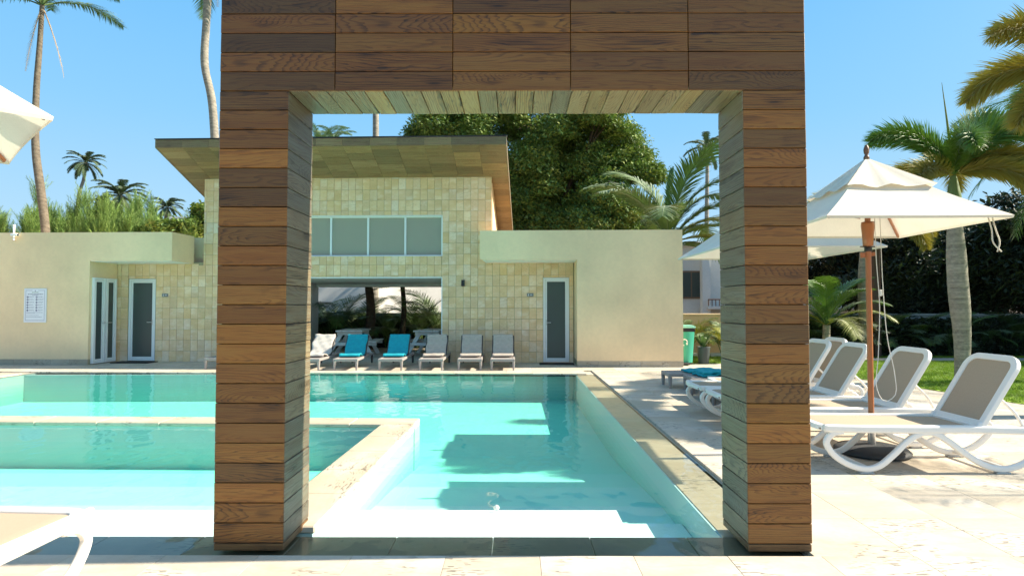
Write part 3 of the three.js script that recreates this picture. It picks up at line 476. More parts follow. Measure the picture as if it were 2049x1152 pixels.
// ---------------------------------------------------------------- grey resin loungers
function greyLounger(label, pos, turn, hinge, rise, group, len = 1.9) { // foot end at the origin, head towards +x
  const g = thing('grey_lounger', label, 'sun lounger', pos, turn, group), W = .54, H = .255;
  part(g, 'seat_frame', [cbox(0, H - .06, -W / 2, .05, H, W / 2, .006), cbox(.051, H - .055, -W / 2, len, H - .001, -W / 2 + .05, .006), cbox(.051, H - .055, W / 2 - .05, len, H - .001, W / 2, .006), cbox(len, H - .055, -W / 2, len + .04, H - .001, W / 2, .006)], M.resin);
  for (let i = 0; i < Math.floor((hinge - .06) / .085); i++) part(g, 'slat', cbox(.056 + i * .085, H - .028, -W / 2 + .052, .056 + i * .085 + .076, H - .008, W / 2 - .052, .004), M.resin);
  for (const x of [.03, len - .08]) for (const z of [-W / 2 + .03, W / 2 - .03]) { const l = part(g, 'leg', new THREE.CylinderGeometry(.042, .026, H - .06, 4, 1).rotateY(Math.PI / 4), x > 1 ? M.resindark : M.resin); l.position.set(x, (H - .06) / 2, z); }
  const b = part(g, 'backrest', [cbox(0, -.02, -W / 2 + .01, rise, .02, -W / 2 + .05, .005), cbox(0, -.02, W / 2 - .05, rise, .02, W / 2 - .01, .005), cbox(rise - .05, -.02, -W / 2 + .051, rise, .02, W / 2 - .051, .005)], M.resindark);
  for (let i = 0; i < Math.floor((rise - .08) / .085); i++) part(b, 'slat', cbox(.03 + i * .085, -.008, -W / 2 + .052, .03 + i * .085 + .076, .012, W / 2 - .052, .004), M.resin);
  b.position.set(hinge, H - .015, 0); b.rotation.z = .82;
  part(g, 'back_support', [cbox(hinge + rise * .40, H - .04, -W / 2 + .06, hinge + rise * .44, H + rise * .28, -W / 2 + .09, .004)], M.resindark);
  return g;
}
const towelMat = (c) => std(c, .95, { map: terryTex, bumpMap: terryTex, bumpScale: .004 });
const TURQ = towelMat([.012, .42, .50]), GREYT = towelMat([.60, .50, .405]), PALE = towelMat([.60, .555, .50]);
{
  const far = [ // px of the front left leg, label, towel
    [-4.545, 'grey lounger with a crumpled pale towel beside the left portal pillar', PALE, 'crumpled pale beige towel over the lounger beside the left pillar', .030],
    [-3.71, 'grey lounger with a turquoise towel, the left of the two', TURQ, 'turquoise towel with a sunlit top corner, left of the two on the far loungers', .012],
    [-2.725, 'grey lounger with a turquoise towel, the right of the two', TURQ, 'turquoise towel wholly in shade, right of the two on the far loungers', .006],
    [-1.835, 'grey lounger with a grey towel standing before the passage edge and picnic table', GREYT, 'grey towel on the lounger before the passage edge', .016],
    [-.985, 'grey lounger with a grey towel below the small black wall lamp', GREYT, 'grey towel on the lounger below the black wall lamp', .006],
    [-.265, 'grey lounger with a grey towel nearest the right glass door', GREYT, 'grey towel on the lounger nearest the right glass door', .005],
  ];
  far.forEach(([x, label, mat, tl, wob], i) => {
    const z = -13.16, turn = Math.PI / 2 + [.02, .05, .03, .02, .03, .01][i];
    greyLounger(label, [x, 0, z], turn, .93, .62, 'grey loungers at the far end of the pool');
    const c = Math.cos(.82), s = Math.sin(.82), H = .255, P = (t, o) => [.93 + c * t - s * o, H - .015 + s * t + c * o];
    const path = [[.42, H + .02], [.435, H + .062], [.50, H + .07], [.66, H + .03], [.84, H + .02], P(.06, .035), P(.3, .03), P(.55, .03), P(.625, .035), P(.645, .0), P(.63, -.035), P(.5, -.045), P(.36, -.06)];
    const t = info(mesh('towel', sheetCloth(path, .47, .022, wob, 40 + i), mat), tl, 'towel'); t.position.set(x, 0, z); t.rotation.y = turn;
  });
  greyLounger('grey lounger mostly hidden by the left pillar, its foot end showing left of it', [-6.66, 0, -13.40], Math.PI / 2 + .05, .93, .62, 'grey loungers at the far end of the pool');
  const right = [[2.63, -10.57, 'grey lounger on the right deck, farthest from the viewer', 1.2, .72], [2.85, -9.95, 'grey lounger on the right deck, second farthest, under turquoise towels', 1.2, .72], [2.76, -9.28, 'grey lounger on the right deck, third from the back', 1.2, .72], [2.80, -8.83, 'grey lounger on the right deck, its grey back showing past the right pillar', 1.24, .78]];
  right.forEach(([x, z, label, h, rise]) => greyLounger(label, [x, 0, z], 0, h, rise, 'grey loungers on the right deck'));
  const heap = (x, z, label, n, w, seed) => { const t = thing('towel', label, 'towel', [x, .257, z], .1), L = []; for (let k = 0; k < n; k++) L.push(sheetCloth([[0 + k * .03, .02 + k * .035], [.2, .03 + k * .035], [.42, .045 + k * .036], [.62 - k * .05, .02 + k * .035]], w - k * .04, .03, .03, seed + k, 10)); part(t, 'folded_cloth', L, TURQ); };
  heap(3.02, -9.98, 'turquoise towel folded in a low heap on the second farthest right lounger', 2, .46, 61); heap(2.98, -10.52, 'turquoise towel spread flat on the farthest right lounger', 1, .42, 67);
}

// ---------------------------------------------------------------- parasols
function parasol(label, pos, half, rim, apex, turn, seed, withPole) {
  const g = thing('parasol', label, 'parasol', pos, turn), r = rng(seed), rise = apex - rim;
  const C = [[-1, 1], [1, 1], [1, -1], [-1, -1]];
  const cloth = (h0, h1, y0, y1, sag, edge, n, vent) => { // four sagging panels from h0 (top) to h1 (rim)
    const pos = [], idx = [], m = 12;
    for (let k = 0; k < 4; k++) { const a = C[k], b = C[(k + 1) % 4], o = pos.length / 3; for (let i = 0; i <= n; i++) for (let j = 0; j <= m; j++) {
      const t = i / n, s = j / m, h = lerp(h0, h1, t), bow = 4 * s * (1 - s); let x = lerp(a[0], b[0], s) * h, z = lerp(a[1], b[1], s) * h, y = lerp(y0, y1, t) - sag * bow * t * (1 - t) * 2 - (vent ? 0 : .02 * Math.sin(Math.PI * t));
      const inward = 1 - edge * bow * t * t; x *= inward; z *= inward; if (vent) y += .015 * t * Math.sin(s * 15 + k * 2.1) * (.4 + Math.abs(Math.sin(s * 4 + k))) + .03 * bow * t * (1 - t); pos.push(x, y, z);
      } for (let i = 0; i < n; i++) for (let j = 0; j < m; j++) { const q = o + i * (m + 1) + j; idx.push(q, q + m + 1, q + m + 2, q, q + m + 2, q + 1); } }
    const ge = new THREE.BufferGeometry(); ge.setAttribute('position', new THREE.Float32BufferAttribute(pos, 3)); const uv = []; for (let i = 0; i < pos.length; i += 3) uv.push(pos[i], pos[i + 2]); ge.setAttribute('uv', new THREE.Float32BufferAttribute(uv, 2)); ge.setIndex(idx); ge.computeVertexNormals(); return plain(ge);
  };
  const k0 = .22 * half, can = part(g, 'canopy', cloth(k0, half, lerp(apex, rim, .2) - .02, rim, .05, .02, 10, false), M.canvas);
  // short hanging edge of the canopy
  { const s = new Soup(); for (let k = 0; k < 4; k++) { const a = C[k], b = C[(k + 1) % 4]; for (let j = 0; j < 12; j++) { const f = (t) => { const e = 1 - .02 * 4 * t * (1 - t); return [lerp(a[0], b[0], t) * half * e, rim, lerp(a[1], b[1], t) * half * e]; }, p = f(j / 12), q = f((j + 1) / 12), d = (v) => [v[0] * .995, v[1] - .022, v[2] * .995]; s.quad(p, q, d(q), d(p)); } } part(g, 'canopy_hem', s.build(), M.canvas); }
  part(g, 'vent_cap', cloth(.02, half * .52, apex + .010, lerp(apex, rim, .508) + .010, .03, .05, 10, true), M.canvas);
  part(g, 'finial', lathe([[0, .145], [.012, .138], [.022, .115], [.026, .09], [.022, .06], [.014, .045], [.022, .03], [.026, .02], [.026, 0], [0, 0]], 16).translate(0, apex + .01, 0), std([.16, .075, .04], .5));
  for (const [a, b] of C) {
    part(g, 'rib', sweep([V(a * .05, apex - .09, b * .05), V(a * half * .5, lerp(apex, rim, .5) - .075, b * half * .5), V(a * half * .955, rim - .005, b * half * .955)], rrect(.032, .022, .005, 1), V(-b, 0, a).normalize(), false), M.pole);
    part(g, 'strut', sweep([V(a * .045, rim + .10, b * .045), V(a * half * .52, lerp(apex, rim, .52) - .07, b * half * .52)], rrect(.026, .018, .005, 1), V(-b, 0, a).normalize(), false), M.pole);
  }
  if (withPole) {
    part(g, 'pole', lathe([[0, .30], [.024, .30], [.026, .32], [.026, apex], [0, apex]], 20), M.pole);
    part(g, 'top_hub', lathe([[0, apex - .13], [.05, apex - .13], [.06, apex - .06], [.05, apex - .02], [0, apex - .02]], 18), M.pole); part(g, 'hub', lathe([[.0, rim - .18], [.045, rim - .18], [.050, rim - .08], [.060, rim + .02], [.055, rim + .05], [0, rim + .05]], 18), M.pole);
    part(g, 'clamp', [lathe([[0, rim - .235], [.034, rim - .235], [.034, rim - .19], [0, rim - .19]], 16), cbox(-.075, rim - .193, -.012, .075, rim - .183, .012, .003)], M.darkmetal);
    part(g, 'knob', [sweep([V(-.03, rim - .27, 0), V(-.075, rim - .27, 0)], rrect(.05, .016, .006, 2), V(0, 0, 1), false), sweep([V(.02, rim - .262, 0), V(.065, rim - .258, 0)], rrect(.036, .014, .005, 2), V(0, 0, 1), false)], M.pole);
    part(g, 'tube', lathe([[0, .06], [.034, .06], [.034, .34], [.030, .36], [0, .36]], 18), M.steel);
    part(g, 'base', lathe([[0, 0], [.30, 0], [.325, .012], [.328, .035], [.30, .06], [.20, .082], [.08, .092], [0, .092]], 36), M.rubber);
    part(g, 'cord', [tube([[.05, rim + .10, .03], [.055, rim - .3, .035], [.075, 1.4, .04], [.05, .95, .05], [.03, .62, .05], [.10, .5, .05], [.2, .56, .05], [.20, .75, .05], [.14, 1.1, .045], [.11, 1.6, .04], [  .10, rim + .1, .03]], .0042, 70, 6), cbox(.075, 1.50, .025, .10, 1.56, .05, .004)], M.rope);
    if (withPole > 1) for (const d of [0, .035]) part(g, 'tie', tube([[half * .86 - d, rim + .03, half * .86], [half * .9 - d, rim - .12, half * .87], [half * .93 - d * 1.6, rim - .22, half * .88], [half * .90 + d, rim - .30, half * .88]], .006, 16, 5), M.canvas);
  }
  return g;
}
parasol('near cream parasol over the white loungers, wooden pole and cone shaped finial', [3.415, 0, -5.80], .775, 2.165, 2.815, -.02, 1, 2);
parasol('cream parasol behind the right pillar, its canopy showing on both sides of it', [3.66, 0, -8.60], 1.04, 2.165, 3.0, .0, 2, true);
{ const p = parasol('cream parasol at the upper left edge, only one canopy corner showing', [-3.56, 0, -3.18], .745, 2.43, 3.12, Math.PI / 4 + .04, 3, true); }

// ---------------------------------------------------------------- small things
{ // wheelie bin
  const g = thing('wheelie_bin', 'turquoise green wheelie bin beside the right end of the pool house', 'bin', [4.08, 0, -14.55], -.12);
  const teal = std([.045, .37, .25], .5), body = new THREE.CylinderGeometry(.34, .27, .74, 4, 1).rotateY(Math.PI / 4); const p = body.attributes.position; for (let i = 0; i < p.count; i++) p.setXYZ(i, p.getX(i) * .88, p.getY(i), p.getZ(i) * 1.1);
  part(g, 'body', plain(body).translate(0, .44, 0), teal); part(g, 'rim', cbox(-.225, .80, -.275, .225, .885, .275, .01), M.darkmetal); part(g, 'lid', [cbox(-.235, .886, -.285, .235, .93, .29, .012), cbox(-.20, .931, -.22, .20, .952, .22, .01)], std([.22, .52, .42], .5));
  for (const x of [-.17, .17]) part(g, 'wheel', new THREE.CylinderGeometry(.09, .09, .05, 18).rotateZ(Math.PI / 2).translate(x, .09, -.22), M.rubber);
  part(g, 'pedal', cbox(-.1, .02, .20, .1, .07, .30, .008), M.rubber);
  const c = document.createElement('canvas'); c.width = c.height = 128; const k = c.getContext('2d'); k.clearRect(0, 0, 128, 128); k.fillStyle = '#f0f4ee'; k.strokeStyle = '#f0f4ee'; k.lineWidth = 15; k.beginPath(); k.arc(64, 64, 36, -2.6, .9); k.stroke(); k.beginPath(); k.arc(46, 84, 26, 1, 3.6); k.stroke(); k.beginPath(); k.moveTo(86, 84); k.lineTo(112, 84); k.lineTo(99, 110); k.fill();
  const t = new THREE.CanvasTexture(c); t.colorSpace = THREE.SRGBColorSpace; const e = part(g, 'emblem', new THREE.PlaneGeometry(.22, .22), new THREE.MeshStandardMaterial({ map: t, transparent: true, alphaTest: .5, roughness: .5 })); e.position.set(-.02, .56, .262); e.rotation.x = .06;
  const q = thing('plant_pot', 'dark plant pot with a small leafy plant beside the bin', 'plant pot', [4.62, 0, -14.75]); part(q, 'pot', lathe([[0, 0], [.12, 0], [.16, .40], [.17, .42], [.15, .42], [.14, .38], [0, .38]], 18), std([.045, .06, .06], .6));
  const r = rng(3), s = new Soup(); for (let i = 0; i < 22; i++) { const a = r() * 6.28, l = .2 + r() * .25, w = .03 + r() * .02, h = .4 + r() * .1, c1 = Math.cos(a), s1 = Math.sin(a); s.quad([c1 * .03 - s1 * w, h, s1 * .03 + c1 * w], [c1 * .03 + s1 * w, h, s1 * .03 - c1 * w], [c1 * l * .6 + s1 * w, h + .25, s1 * l * .6 - c1 * w], [c1 * l * .6 - s1 * w, h + .25, s1 * l * .6 + c1 * w]); s.tri([c1 * l * .6 - s1 * w, h + .25, s1 * l * .6 + c1 * w], [c1 * l * .6 + s1 * w, h + .25, s1 * l * .6 - c1 * w], [c1 * l * 1.1, h + .22, s1 * l * 1.1]); } part(q, 'foliage', s.build(), leaf([.09, .16, .035]));
}
function picnicTable(label, pos, turn) {
  const g = thing('picnic_table', label, 'table', pos, turn), m = std([.62, .62, .58], .7);
  for (let i = 0; i < 4; i++) part(g, 'top_board', cbox(-.36 + i * .183, .70, -.8, -.36 + i * .183 + .172, .74, .8, .005), m);
  for (const s of [-1, 1]) for (let k = 0; k < 2; k++) part(g, 'bench_board', cbox(s * .62 + (k - 1) * .135, .40, -.8, s * .62 + (k - 1) * .135 + .128, .435, .8, .005), m);
  for (const z of [-.62, .62]) { for (const s of [-1, 1]) part(g, 'leg', sweep([V(s * .20, .698, z), V(s * .62, 0, z)], rrect(.11, .04, .005, 1), V(0, 0, 1), false), m); part(g, 'cross_beam', [cbox(-.74, .315, z + .022, .74, .40, z + .06, .004), cbox(-.34, .61, z + .022, .34, .698, z + .06, .004)], m); }
}
picnicTable('white wooden picnic table seen through the passage behind the left turquoise towel', onHouse(-4.72, 0, -2.2), HOUSE_TURN + .12);
picnicTable('white wooden picnic table seen through the passage, mostly behind its right edge', onHouse(-2.42, 0, -2.2), HOUSE_TURN - .08);
{ const d = thing('drain_cover', 'small speckled rectangular drain cover set in the front paving', 'drain', [-.09, 0, -2.985]); part(d, 'frame', cbox(-.10, -.01, -.06, .10, .004, .06, .001), std([.36, .31, .18], .7)); for (let i = 0; i < 9; i++) part(d, 'slot', box(-.088 + i * .02, .0035, -.045, -.080 + i * .02, .0052, .045), std([.16, .13, .06], .9)); }

// ---------------------------------------------------------------- vegetation and what stands behind the pool house
function strip(s, pts, w) { // tapering leaflet along points, flat across "w" vectors
  for (let i = 0; i < pts.length - 1; i++) { const a = pts[i], b = pts[i + 1], A = w[i], B = w[i + 1]; const l = [a[0] - A[0], a[1] - A[1], a[2] - A[2]], r = [a[0] + A[0], a[1] + A[1], a[2] + A[2]], l2 = [b[0] - B[0], b[1] - B[1], b[2] - B[2]], r2 = [b[0] + B[0], b[1] + B[1], b[2] + B[2]]; if (i === pts.length - 2) s.tri(l, r, [b[0], b[1], b[2]]); else s.quad(l, r, r2, l2); }
}
// one palm frond along +x: rises at "up" radians and bends down by "bend" to its tip
function frondGeo({ L = 2.4, up = .6, bend = 1.6, n = 44, leafL = .5, leafW = .02, style = 'feather', bare = .12, sweepBack = .9, droop = .5, seed = 1, twist = 0 }) {
  const r = rng(seed), s = new Soup(), N = 22, P = [], T = []; let x = 0, y = 0;
  for (let i = 0; i <= N; i++) { const t = i / N, a = up - bend * Math.pow(t, 1.35); P.push([x, y, twist * t * t]); T.push([Math.cos(a), Math.sin(a)]); x += Math.cos(a) * L / N; y += Math.sin(a) * L / N; }
  for (let i = 0; i < N; i++) { const w = lerp(.022, .004, i / N) * Math.max(.7, L / 2.4), w2 = lerp(.022, .004, (i + 1) / N) * Math.max(.7, L / 2.4), a = P[i], b = P[i + 1], na = [-T[i][1], T[i][0]], nb = [-T[i + 1][1], T[i + 1][0]];
    const c = (p, nn, u, v, k) => [p[0] + nn[0] * u * k, p[1] + nn[1] * u * k, p[2] + v * k]; const ring = [[1, 0], [0, 1], [-1, 0], [0, -1]];
    for (let k = 0; k < 4; k++) { const e = ring[k], f = ring[(k + 1) % 4]; s.quad(c(a, na, e[0], e[1], w), c(a, na, f[0], f[1], w), c(b, nb, f[0], f[1], w2), c(b, nb, e[0], e[1], w2)); } }
  const at = (t) => { const f = t * N, i = Math.min(N - 1, Math.floor(f)), u = f - i; return [lerp(P[i][0], P[i + 1][0], u), lerp(P[i][1], P[i + 1][1], u), lerp(P[i][2], P[i + 1][2], u), lerp(T[i][0], T[i + 1][0], u), lerp(T[i][1], T[i + 1][1], u)]; };
  for (let i = 0; i < n; i++) {
    const t = bare + (1 - bare) * (i + .5) / n, q = at(Math.min(.999, t)), prof = Math.pow(Math.sin(Math.PI * clamp(.12 + .84 * (i + .5) / n)), .6), tx = q[3], ty = q[4], nx = -ty, ny = tx;
    const sides = style === 'brush' ? 8 : 2;
    for (let k = 0; k < sides; k++) {
      const l = leafL * prof * lerp(.8, 1.12, r()), fwd = lerp(sweepBack, .55, t) * lerp(.85, 1.15, r()); let dz, dn;
      if (style === 'brush') { const a = (k / sides) * 2 * Math.PI + i * .7 + r() * .5; dz = Math.sin(a); dn = Math.cos(a) * .9 + .15; } else { dz = k ? 1 : -1; dn = lerp(.35, -.05, t) + (r() - .5) * .25; }
      const c1 = Math.cos(1.15 - fwd * .55), s1 = Math.sin(1.15 - fwd * .55); let d = [tx * c1 + nx * s1 * dn, ty * c1 + ny * s1 * dn, s1 * dz]; const m = Math.hypot(...d); d = d.map((v) => v / m);
      const pts = [], ws = [], seg = 3; let p = [q[0], q[1], q[2]]; const dr = droop * lerp(.7, 1.3, r());
      for (let j = 0; j <= seg; j++) { pts.push(p); const u = j / seg, w = leafW * (j === 0 ? .5 : 1 - u * .75); const ax = [ty * d[2] * 0 + tx, ty, .25 * dz]; ws.push([ax[0] * w, ax[1] * w, ax[2] * w]); const dd = [d[0], d[1] - dr * u * 1.1, d[2]], mm = Math.hypot(...dd); p = [p[0] + dd[0] / mm * l / seg, p[1] + dd[1] / mm * l / seg, p[2] + dd[2] / mm * l / seg]; }
      strip(s, pts, ws);
    }
  }
  return s.build();
}
function trunkGeo(pts, radii, seg = 40, rad = 12, uvk = 1.5, rough = 0) {
  const c = new THREE.CatmullRomCurve3(pts.map((p) => V(...p)), false, 'centripetal'), pos = [], uv = [], idx = [], L = c.getLength();
  for (let i = 0; i <= seg; i++) { const t = i / seg, p = c.getPointAt(t), f = t * (radii.length - 1), k = Math.min(radii.length - 2, Math.floor(f)); let R = lerp(radii[k], radii[k + 1], f - k); R *= 1 + rough * (fbm(t, .3, 40, 3, 2, 1) - .5); for (let j = 0; j <= rad; j++) { const a = j / rad * 2 * Math.PI; pos.push(p.x + Math.cos(a) * R, p.y, p.z + Math.sin(a) * R); uv.push(j / rad, t * L / uvk); } }
  for (let i = 0; i < seg; i++) for (let j = 0; j < rad; j++) { const a = i * (rad + 1) + j, b = a + rad + 1; idx.push(a, b, a + 1, b, b + 1, a + 1); }
  const g = new THREE.BufferGeometry(); g.setAttribute('position', new THREE.Float32BufferAttribute(pos, 3)); g.setAttribute('uv', new THREE.Float32BufferAttribute(uv, 2)); g.setIndex(idx); g.computeVertexNormals(); return plain(g);
}
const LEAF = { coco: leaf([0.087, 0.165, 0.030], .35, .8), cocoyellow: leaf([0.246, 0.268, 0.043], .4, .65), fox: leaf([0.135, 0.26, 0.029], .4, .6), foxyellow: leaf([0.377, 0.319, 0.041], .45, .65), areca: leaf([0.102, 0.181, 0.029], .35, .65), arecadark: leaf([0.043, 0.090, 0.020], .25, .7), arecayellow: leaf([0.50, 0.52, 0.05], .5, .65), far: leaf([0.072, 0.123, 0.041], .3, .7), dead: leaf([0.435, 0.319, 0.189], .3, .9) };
function palm(name, label, group, { pos, trunk, radii, fronds, bark = M.bark, spear, shaft, turn = 0, dead = 0 }) {
  const g = thing(name, label, 'palm tree', pos, turn, group);
  if (trunk) part(g, 'trunk', trunkGeo(trunk, radii, 50, 14, 1.5, .06), bark);
  const top = trunk ? trunk[trunk.length - 1] : [0, 0, 0];
  if (shaft) part(g, 'crownshaft', trunkGeo([top, [top[0], top[1] + shaft * .5, top[2]], [top[0], top[1] + shaft, top[2]]], [radii[radii.length - 1] * .95, radii[radii.length - 1] * 1.05, radii[radii.length - 1] * .45], 8, 12), std([.13, .19, .06], .5));
  const y = top[1] + (shaft || 0);
  for (const f of fronds) { const m = part(g, f[3] ? f[3] : 'frond', f[0], f[1]); m.position.set(top[0], y, top[2]); m.rotation.set(0, f[2], 0); }
  if (spear) part(g, 'spear', trunkGeo([[top[0], y, top[2]], [top[0] + spear * .03, y + spear * .6, top[2]], [top[0] + spear * .02, y + spear, top[2]]], [.04, .03, .004], 6, 6), LEAF.coco);
  return g;
}
const fan = (o, n, seed, mats, range = [0, 6.283]) => { const r = rng(seed), vars = [], out = [];
  for (let i = 0; i < n; i++) { const t = i / n, up = lerp(o.up[0], o.up[1], t) + (r() - .5) * .2, gk = Math.floor(t * 5); vars[gk] ??= frondGeo({ ...o, up: lerp(o.up[0], o.up[1], (gk + .5) / 5), bend: lerp(o.bend[0], o.bend[1], (gk + .5) / 5), seed: seed + gk }); out.push([vars[gk], mats[Math.min(mats.length - 1, Math.floor(t * mats.length))], lerp(range[0], range[1], (i * .618 + r() * .1) % 1)]); } return out; };
const P3 = (px, py, D) => { const d = V((px - 1024.5) / 1200, (576 - py) / 1200, -1).applyEuler(camera.rotation); return [d.x / -d.z * D, 1.4 + d.y / -d.z * D, -D]; };   // a place in metres at distance D
const atGround = (x, D) => [x, 0, -D];
// tall coconut palms to the left and behind the house
function coconut(label, base, line, r0, r1, frondL, n, seed, mat = LEAF.coco, group, dead = 0, ups = [1.25, -.75], bark = M.bark) {
  const t = line.map((p) => [p[0] - base[0], p[1] - base[1], p[2] - base[2]]);
  const fr = fan({ L: frondL, up: ups, bend: [1.5, .9], n: 66, leafL: frondL * .23, leafW: (mat === LEAF.far ? .022 : .013) * frondL, style: 'feather', droop: .75, sweepBack: .8 }, n, seed, [mat]);
  if (dead) fr.push(...fan({ L: frondL * .8, up: [-1.2, -1.45], bend: [.2, .1], n: 30, leafL: frondL * .12, leafW: .02, style: 'feather', droop: 1.2 }, dead, seed + 50, [LEAF.dead]).map((f) => [...f, 'dead_frond']));
  return palm('coconut_palm', label, group, { pos: base, trunk: t, radii: [r0 * 1.25, r0, r0 * .95, lerp(r0, r1, .6), r1], fronds: fr, bark });
}
{ const D = 17, q = [[96, 640], [92, 470], [82, 380], [72, 300], [73, 190], [80, 90], [85, 12]].map(([a, b]) => P3(a, b, D)); q[0][1] = 0; coconut('tall coconut palm with curved trunk at the far left, crown cut by the frame', q[0], q, .115, .06, 2.6, 13, 11, LEAF.coco, null, 2, [1.35, .3], M.greybark); }
{ const D = 20, q = [[438, 640], [432, 330], [424, 200], [410, 130], [413, 50], [418, -40], [424, -130]].map(([a, b]) => P3(a, b, D)); q[0][1] = 0; coconut('tall bare coconut palm trunk left of the portal, dry frond hanging above', q[0], q, .14, .11, 2.9, 18, 23, LEAF.coco, null, 5); }
{ const D = 27, q = [[750, 640], [752, 280], [752, 230], [748, 60], [752, -90]].map(([a, b]) => P3(a, b, D)); q[0][1] = 0; coconut('slim coconut palm trunk rising behind the pool house roof', q[0], q, .15, .12, 2.9, 16, 29, LEAF.coco); }
{ const D = 44, q = [[1414, 640], [1414, 420], [1415, 340], [1414, 296]].map(([a, b]) => P3(a, b, D)); q[0][1] = 0; coconut('tall slim coconut palm against the sky beside the right pillar', q[0], q, .17, .12, 1.9, 16, 37, LEAF.far, null, 2); }
for (const [px, top, crown, D, L, seed, lean, label] of [[158, 392, 326, 70, 2.4, 41, 14, 'small distant palm with thin leaning trunk, tallest of three left of the house'], [236, 455, 392, 46, 2.3, 43, 6, 'distant bushy palm above the left wing, the middle of three'], [323, 466, 416, 60, 2.0, 47, 12, 'distant wind blown palm nearest the left edge of the pool house roof']]) {
  const q = [P3(px - lean, 640, D), P3(px, top, D), P3(px + lean * .7, lerp(top, crown, .5), D), P3(px + lean, crown, D)]; q[0][1] = 0; coconut(label, q[0], q, .22, .16, L, 28, seed, LEAF.far, null, 0);
}
{ const D = 30; for (const [px, py, s, L, label] of [[640, 292, 53, 1.9, 'palm crown just above the house roof beside the left pillar']]) { const q = [P3(px, 640, D), P3(px, 400, D), P3(px + 2, py, D)]; q[0][1] = 0; coconut(label, q[0], q, .16, .13, L, 18, s, LEAF.coco); } const q = [P3(668, 640, 33), P3(668, 400, 33), P3(668, 285, 33)]; q[0][1] = 0; coconut('second palm crown above the roof, a little right of the left pillar', q[0], q, .16, .13, 1.5, 16, 57, LEAF.coco); }
// young coconut palm by the right end of the house with arching fronds
{ const b = P3(1340, 640, 16.6); b[1] = 0; const mk = (L, up, bend, seed, m, yaw, extra = {}) => [frondGeo({ L, up, bend, n: 100, leafL: .82, leafW: .042, droop: .5, bare: .14, seed, ...extra }), m, yaw];
  palm('coconut_palm', 'young coconut palm with big arching fronds behind the right end of the house', null, { pos: b, trunk: [[0, 0, 0], [.03, 1.6, 0], [0, 3.15, 0]], radii: [.20, .15, .12], spear: 0, fronds: [
    mk(2.1, 1.60, .2, 1, LEAF.coco, .4, { leafL: .32, sweepBack: 1.6, droop: .1 }), mk(3.3, 1.30, 1.7, 2, LEAF.coco, -.15), mk(3.2, 1.42, 1.4, 3, LEAF.coco, 2.4), mk(3.2, 1.20, 1.9, 4, LEAF.coco, .35), mk(3.1, 1.15, 1.5, 5, LEAF.coco, 3.3), mk(3.0, .95, 1.8, 6, LEAF.coco, -.4), mk(2.9, .75, 1.7, 7, LEAF.cocoyellow, .12), mk(2.8, .5, 1.5, 8, LEAF.coco, -.7), mk(2.9, .65, 1.6, 9, LEAF.coco, .75), mk(2.8, .8, 1.6, 10, LEAF.coco, 4.4), mk(2.8, .9, 1.6, 12, LEAF.coco, 1.5), mk(2.7, .3, 1.3, 13, LEAF.cocoyellow, -.1), mk(2.6, .1, 1.2, 14, LEAF.coco, .3), mk(3.0, 1.0, 1.4, 15, LEAF.coco, 3.7), mk(3.3, 1.38, 1.2, 16, LEAF.coco, 5.2), mk(2.5, -.1, .9, 17, LEAF.coco, -.3)] }); }
// foxtail palms on the lawn
function foxtail(label, pos, H, r, shaft, fronds, trunkLean = 0) { return palm('foxtail_palm', label, 'foxtail palms on the lawn', { pos, trunk: [[0, 0, 0], [.02, H * .3, 0], [trunkLean * .5, H * .62, 0], [trunkLean, H, 0]], radii: [r * .82, r * .9, r * 1.14, r * 1.1, r * .76], shaft, fronds, bark: M.bark }); }
const fx = (L, up, bend, seed, m, yaw, n = 100) => [frondGeo({ L, up, bend, n, leafL: .46, leafW: .020, style: 'brush', droop: .5, bare: .06, seed, sweepBack: .8 }), m, yaw];
const foxF = (k = 1) => [fx(1.55 * k, 1.35, 1.3, 1, LEAF.fox, .3), fx(1.6 * k, 1.15, 1.75, 2, LEAF.fox, 3.0), fx(1.6 * k, 1.2, 1.6, 3, LEAF.fox, -.35), fx(1.5 * k, .95, 2.0, 4, LEAF.fox, 4.3), fx(1.5 * k, .8, 2.1, 5, LEAF.foxyellow, .9), fx(1.5 * k, .65, 2.1, 6, LEAF.foxyellow, -.6), fx(1.4 * k, .5, 2.0, 7, LEAF.foxyellow, 2.4), fx(1.4 * k, .6, 2.0, 8, LEAF.fox, 1.7), fx(1.35 * k, .35, 1.8, 9, LEAF.foxyellow, 3.6), fx(1.35 * k, .2, 1.6, 10, LEAF.foxyellow, 5.3), fx(1.7 * k, 1.0, 1.8, 11, LEAF.fox, 5.6)];
const fox1 = foxtail('nearer foxtail palm with a thick pale trunk on the lawn, bushy green and yellow fronds', [7.885, 0, -10.66], 3.0, .142, .72, foxF(1.1), -.07);
part(fox1, 'spear', trunkGeo([[-.07, 3.6, 0], [-.14, 4.5, 0], [-.24, 5.4, .0]], [.03, .022, .004], 8, 6), LEAF.cocoyellow);
foxtail('farther slim foxtail palm behind the near parasol pole, yellow drooping fronds', [9.49, 0, -16.42], 2.95, .12, .6, [fx(2.0, .9, 2.0, 21, LEAF.foxyellow, .2), fx(2.0, .7, 2.2, 22, LEAF.foxyellow, -.4), fx(2.0, 1.1, 1.9, 23, LEAF.foxyellow, 3.3), fx(1.9, .5, 1.9, 24, LEAF.foxyellow, 2.6), fx(1.9, 1.2, 1.6, 25, LEAF.fox, 1.2), fx(1.9, .6, 2.0, 26, LEAF.foxyellow, 4.4), fx(1.8, .3, 1.8, 27, LEAF.foxyellow, 5.6)], .05);
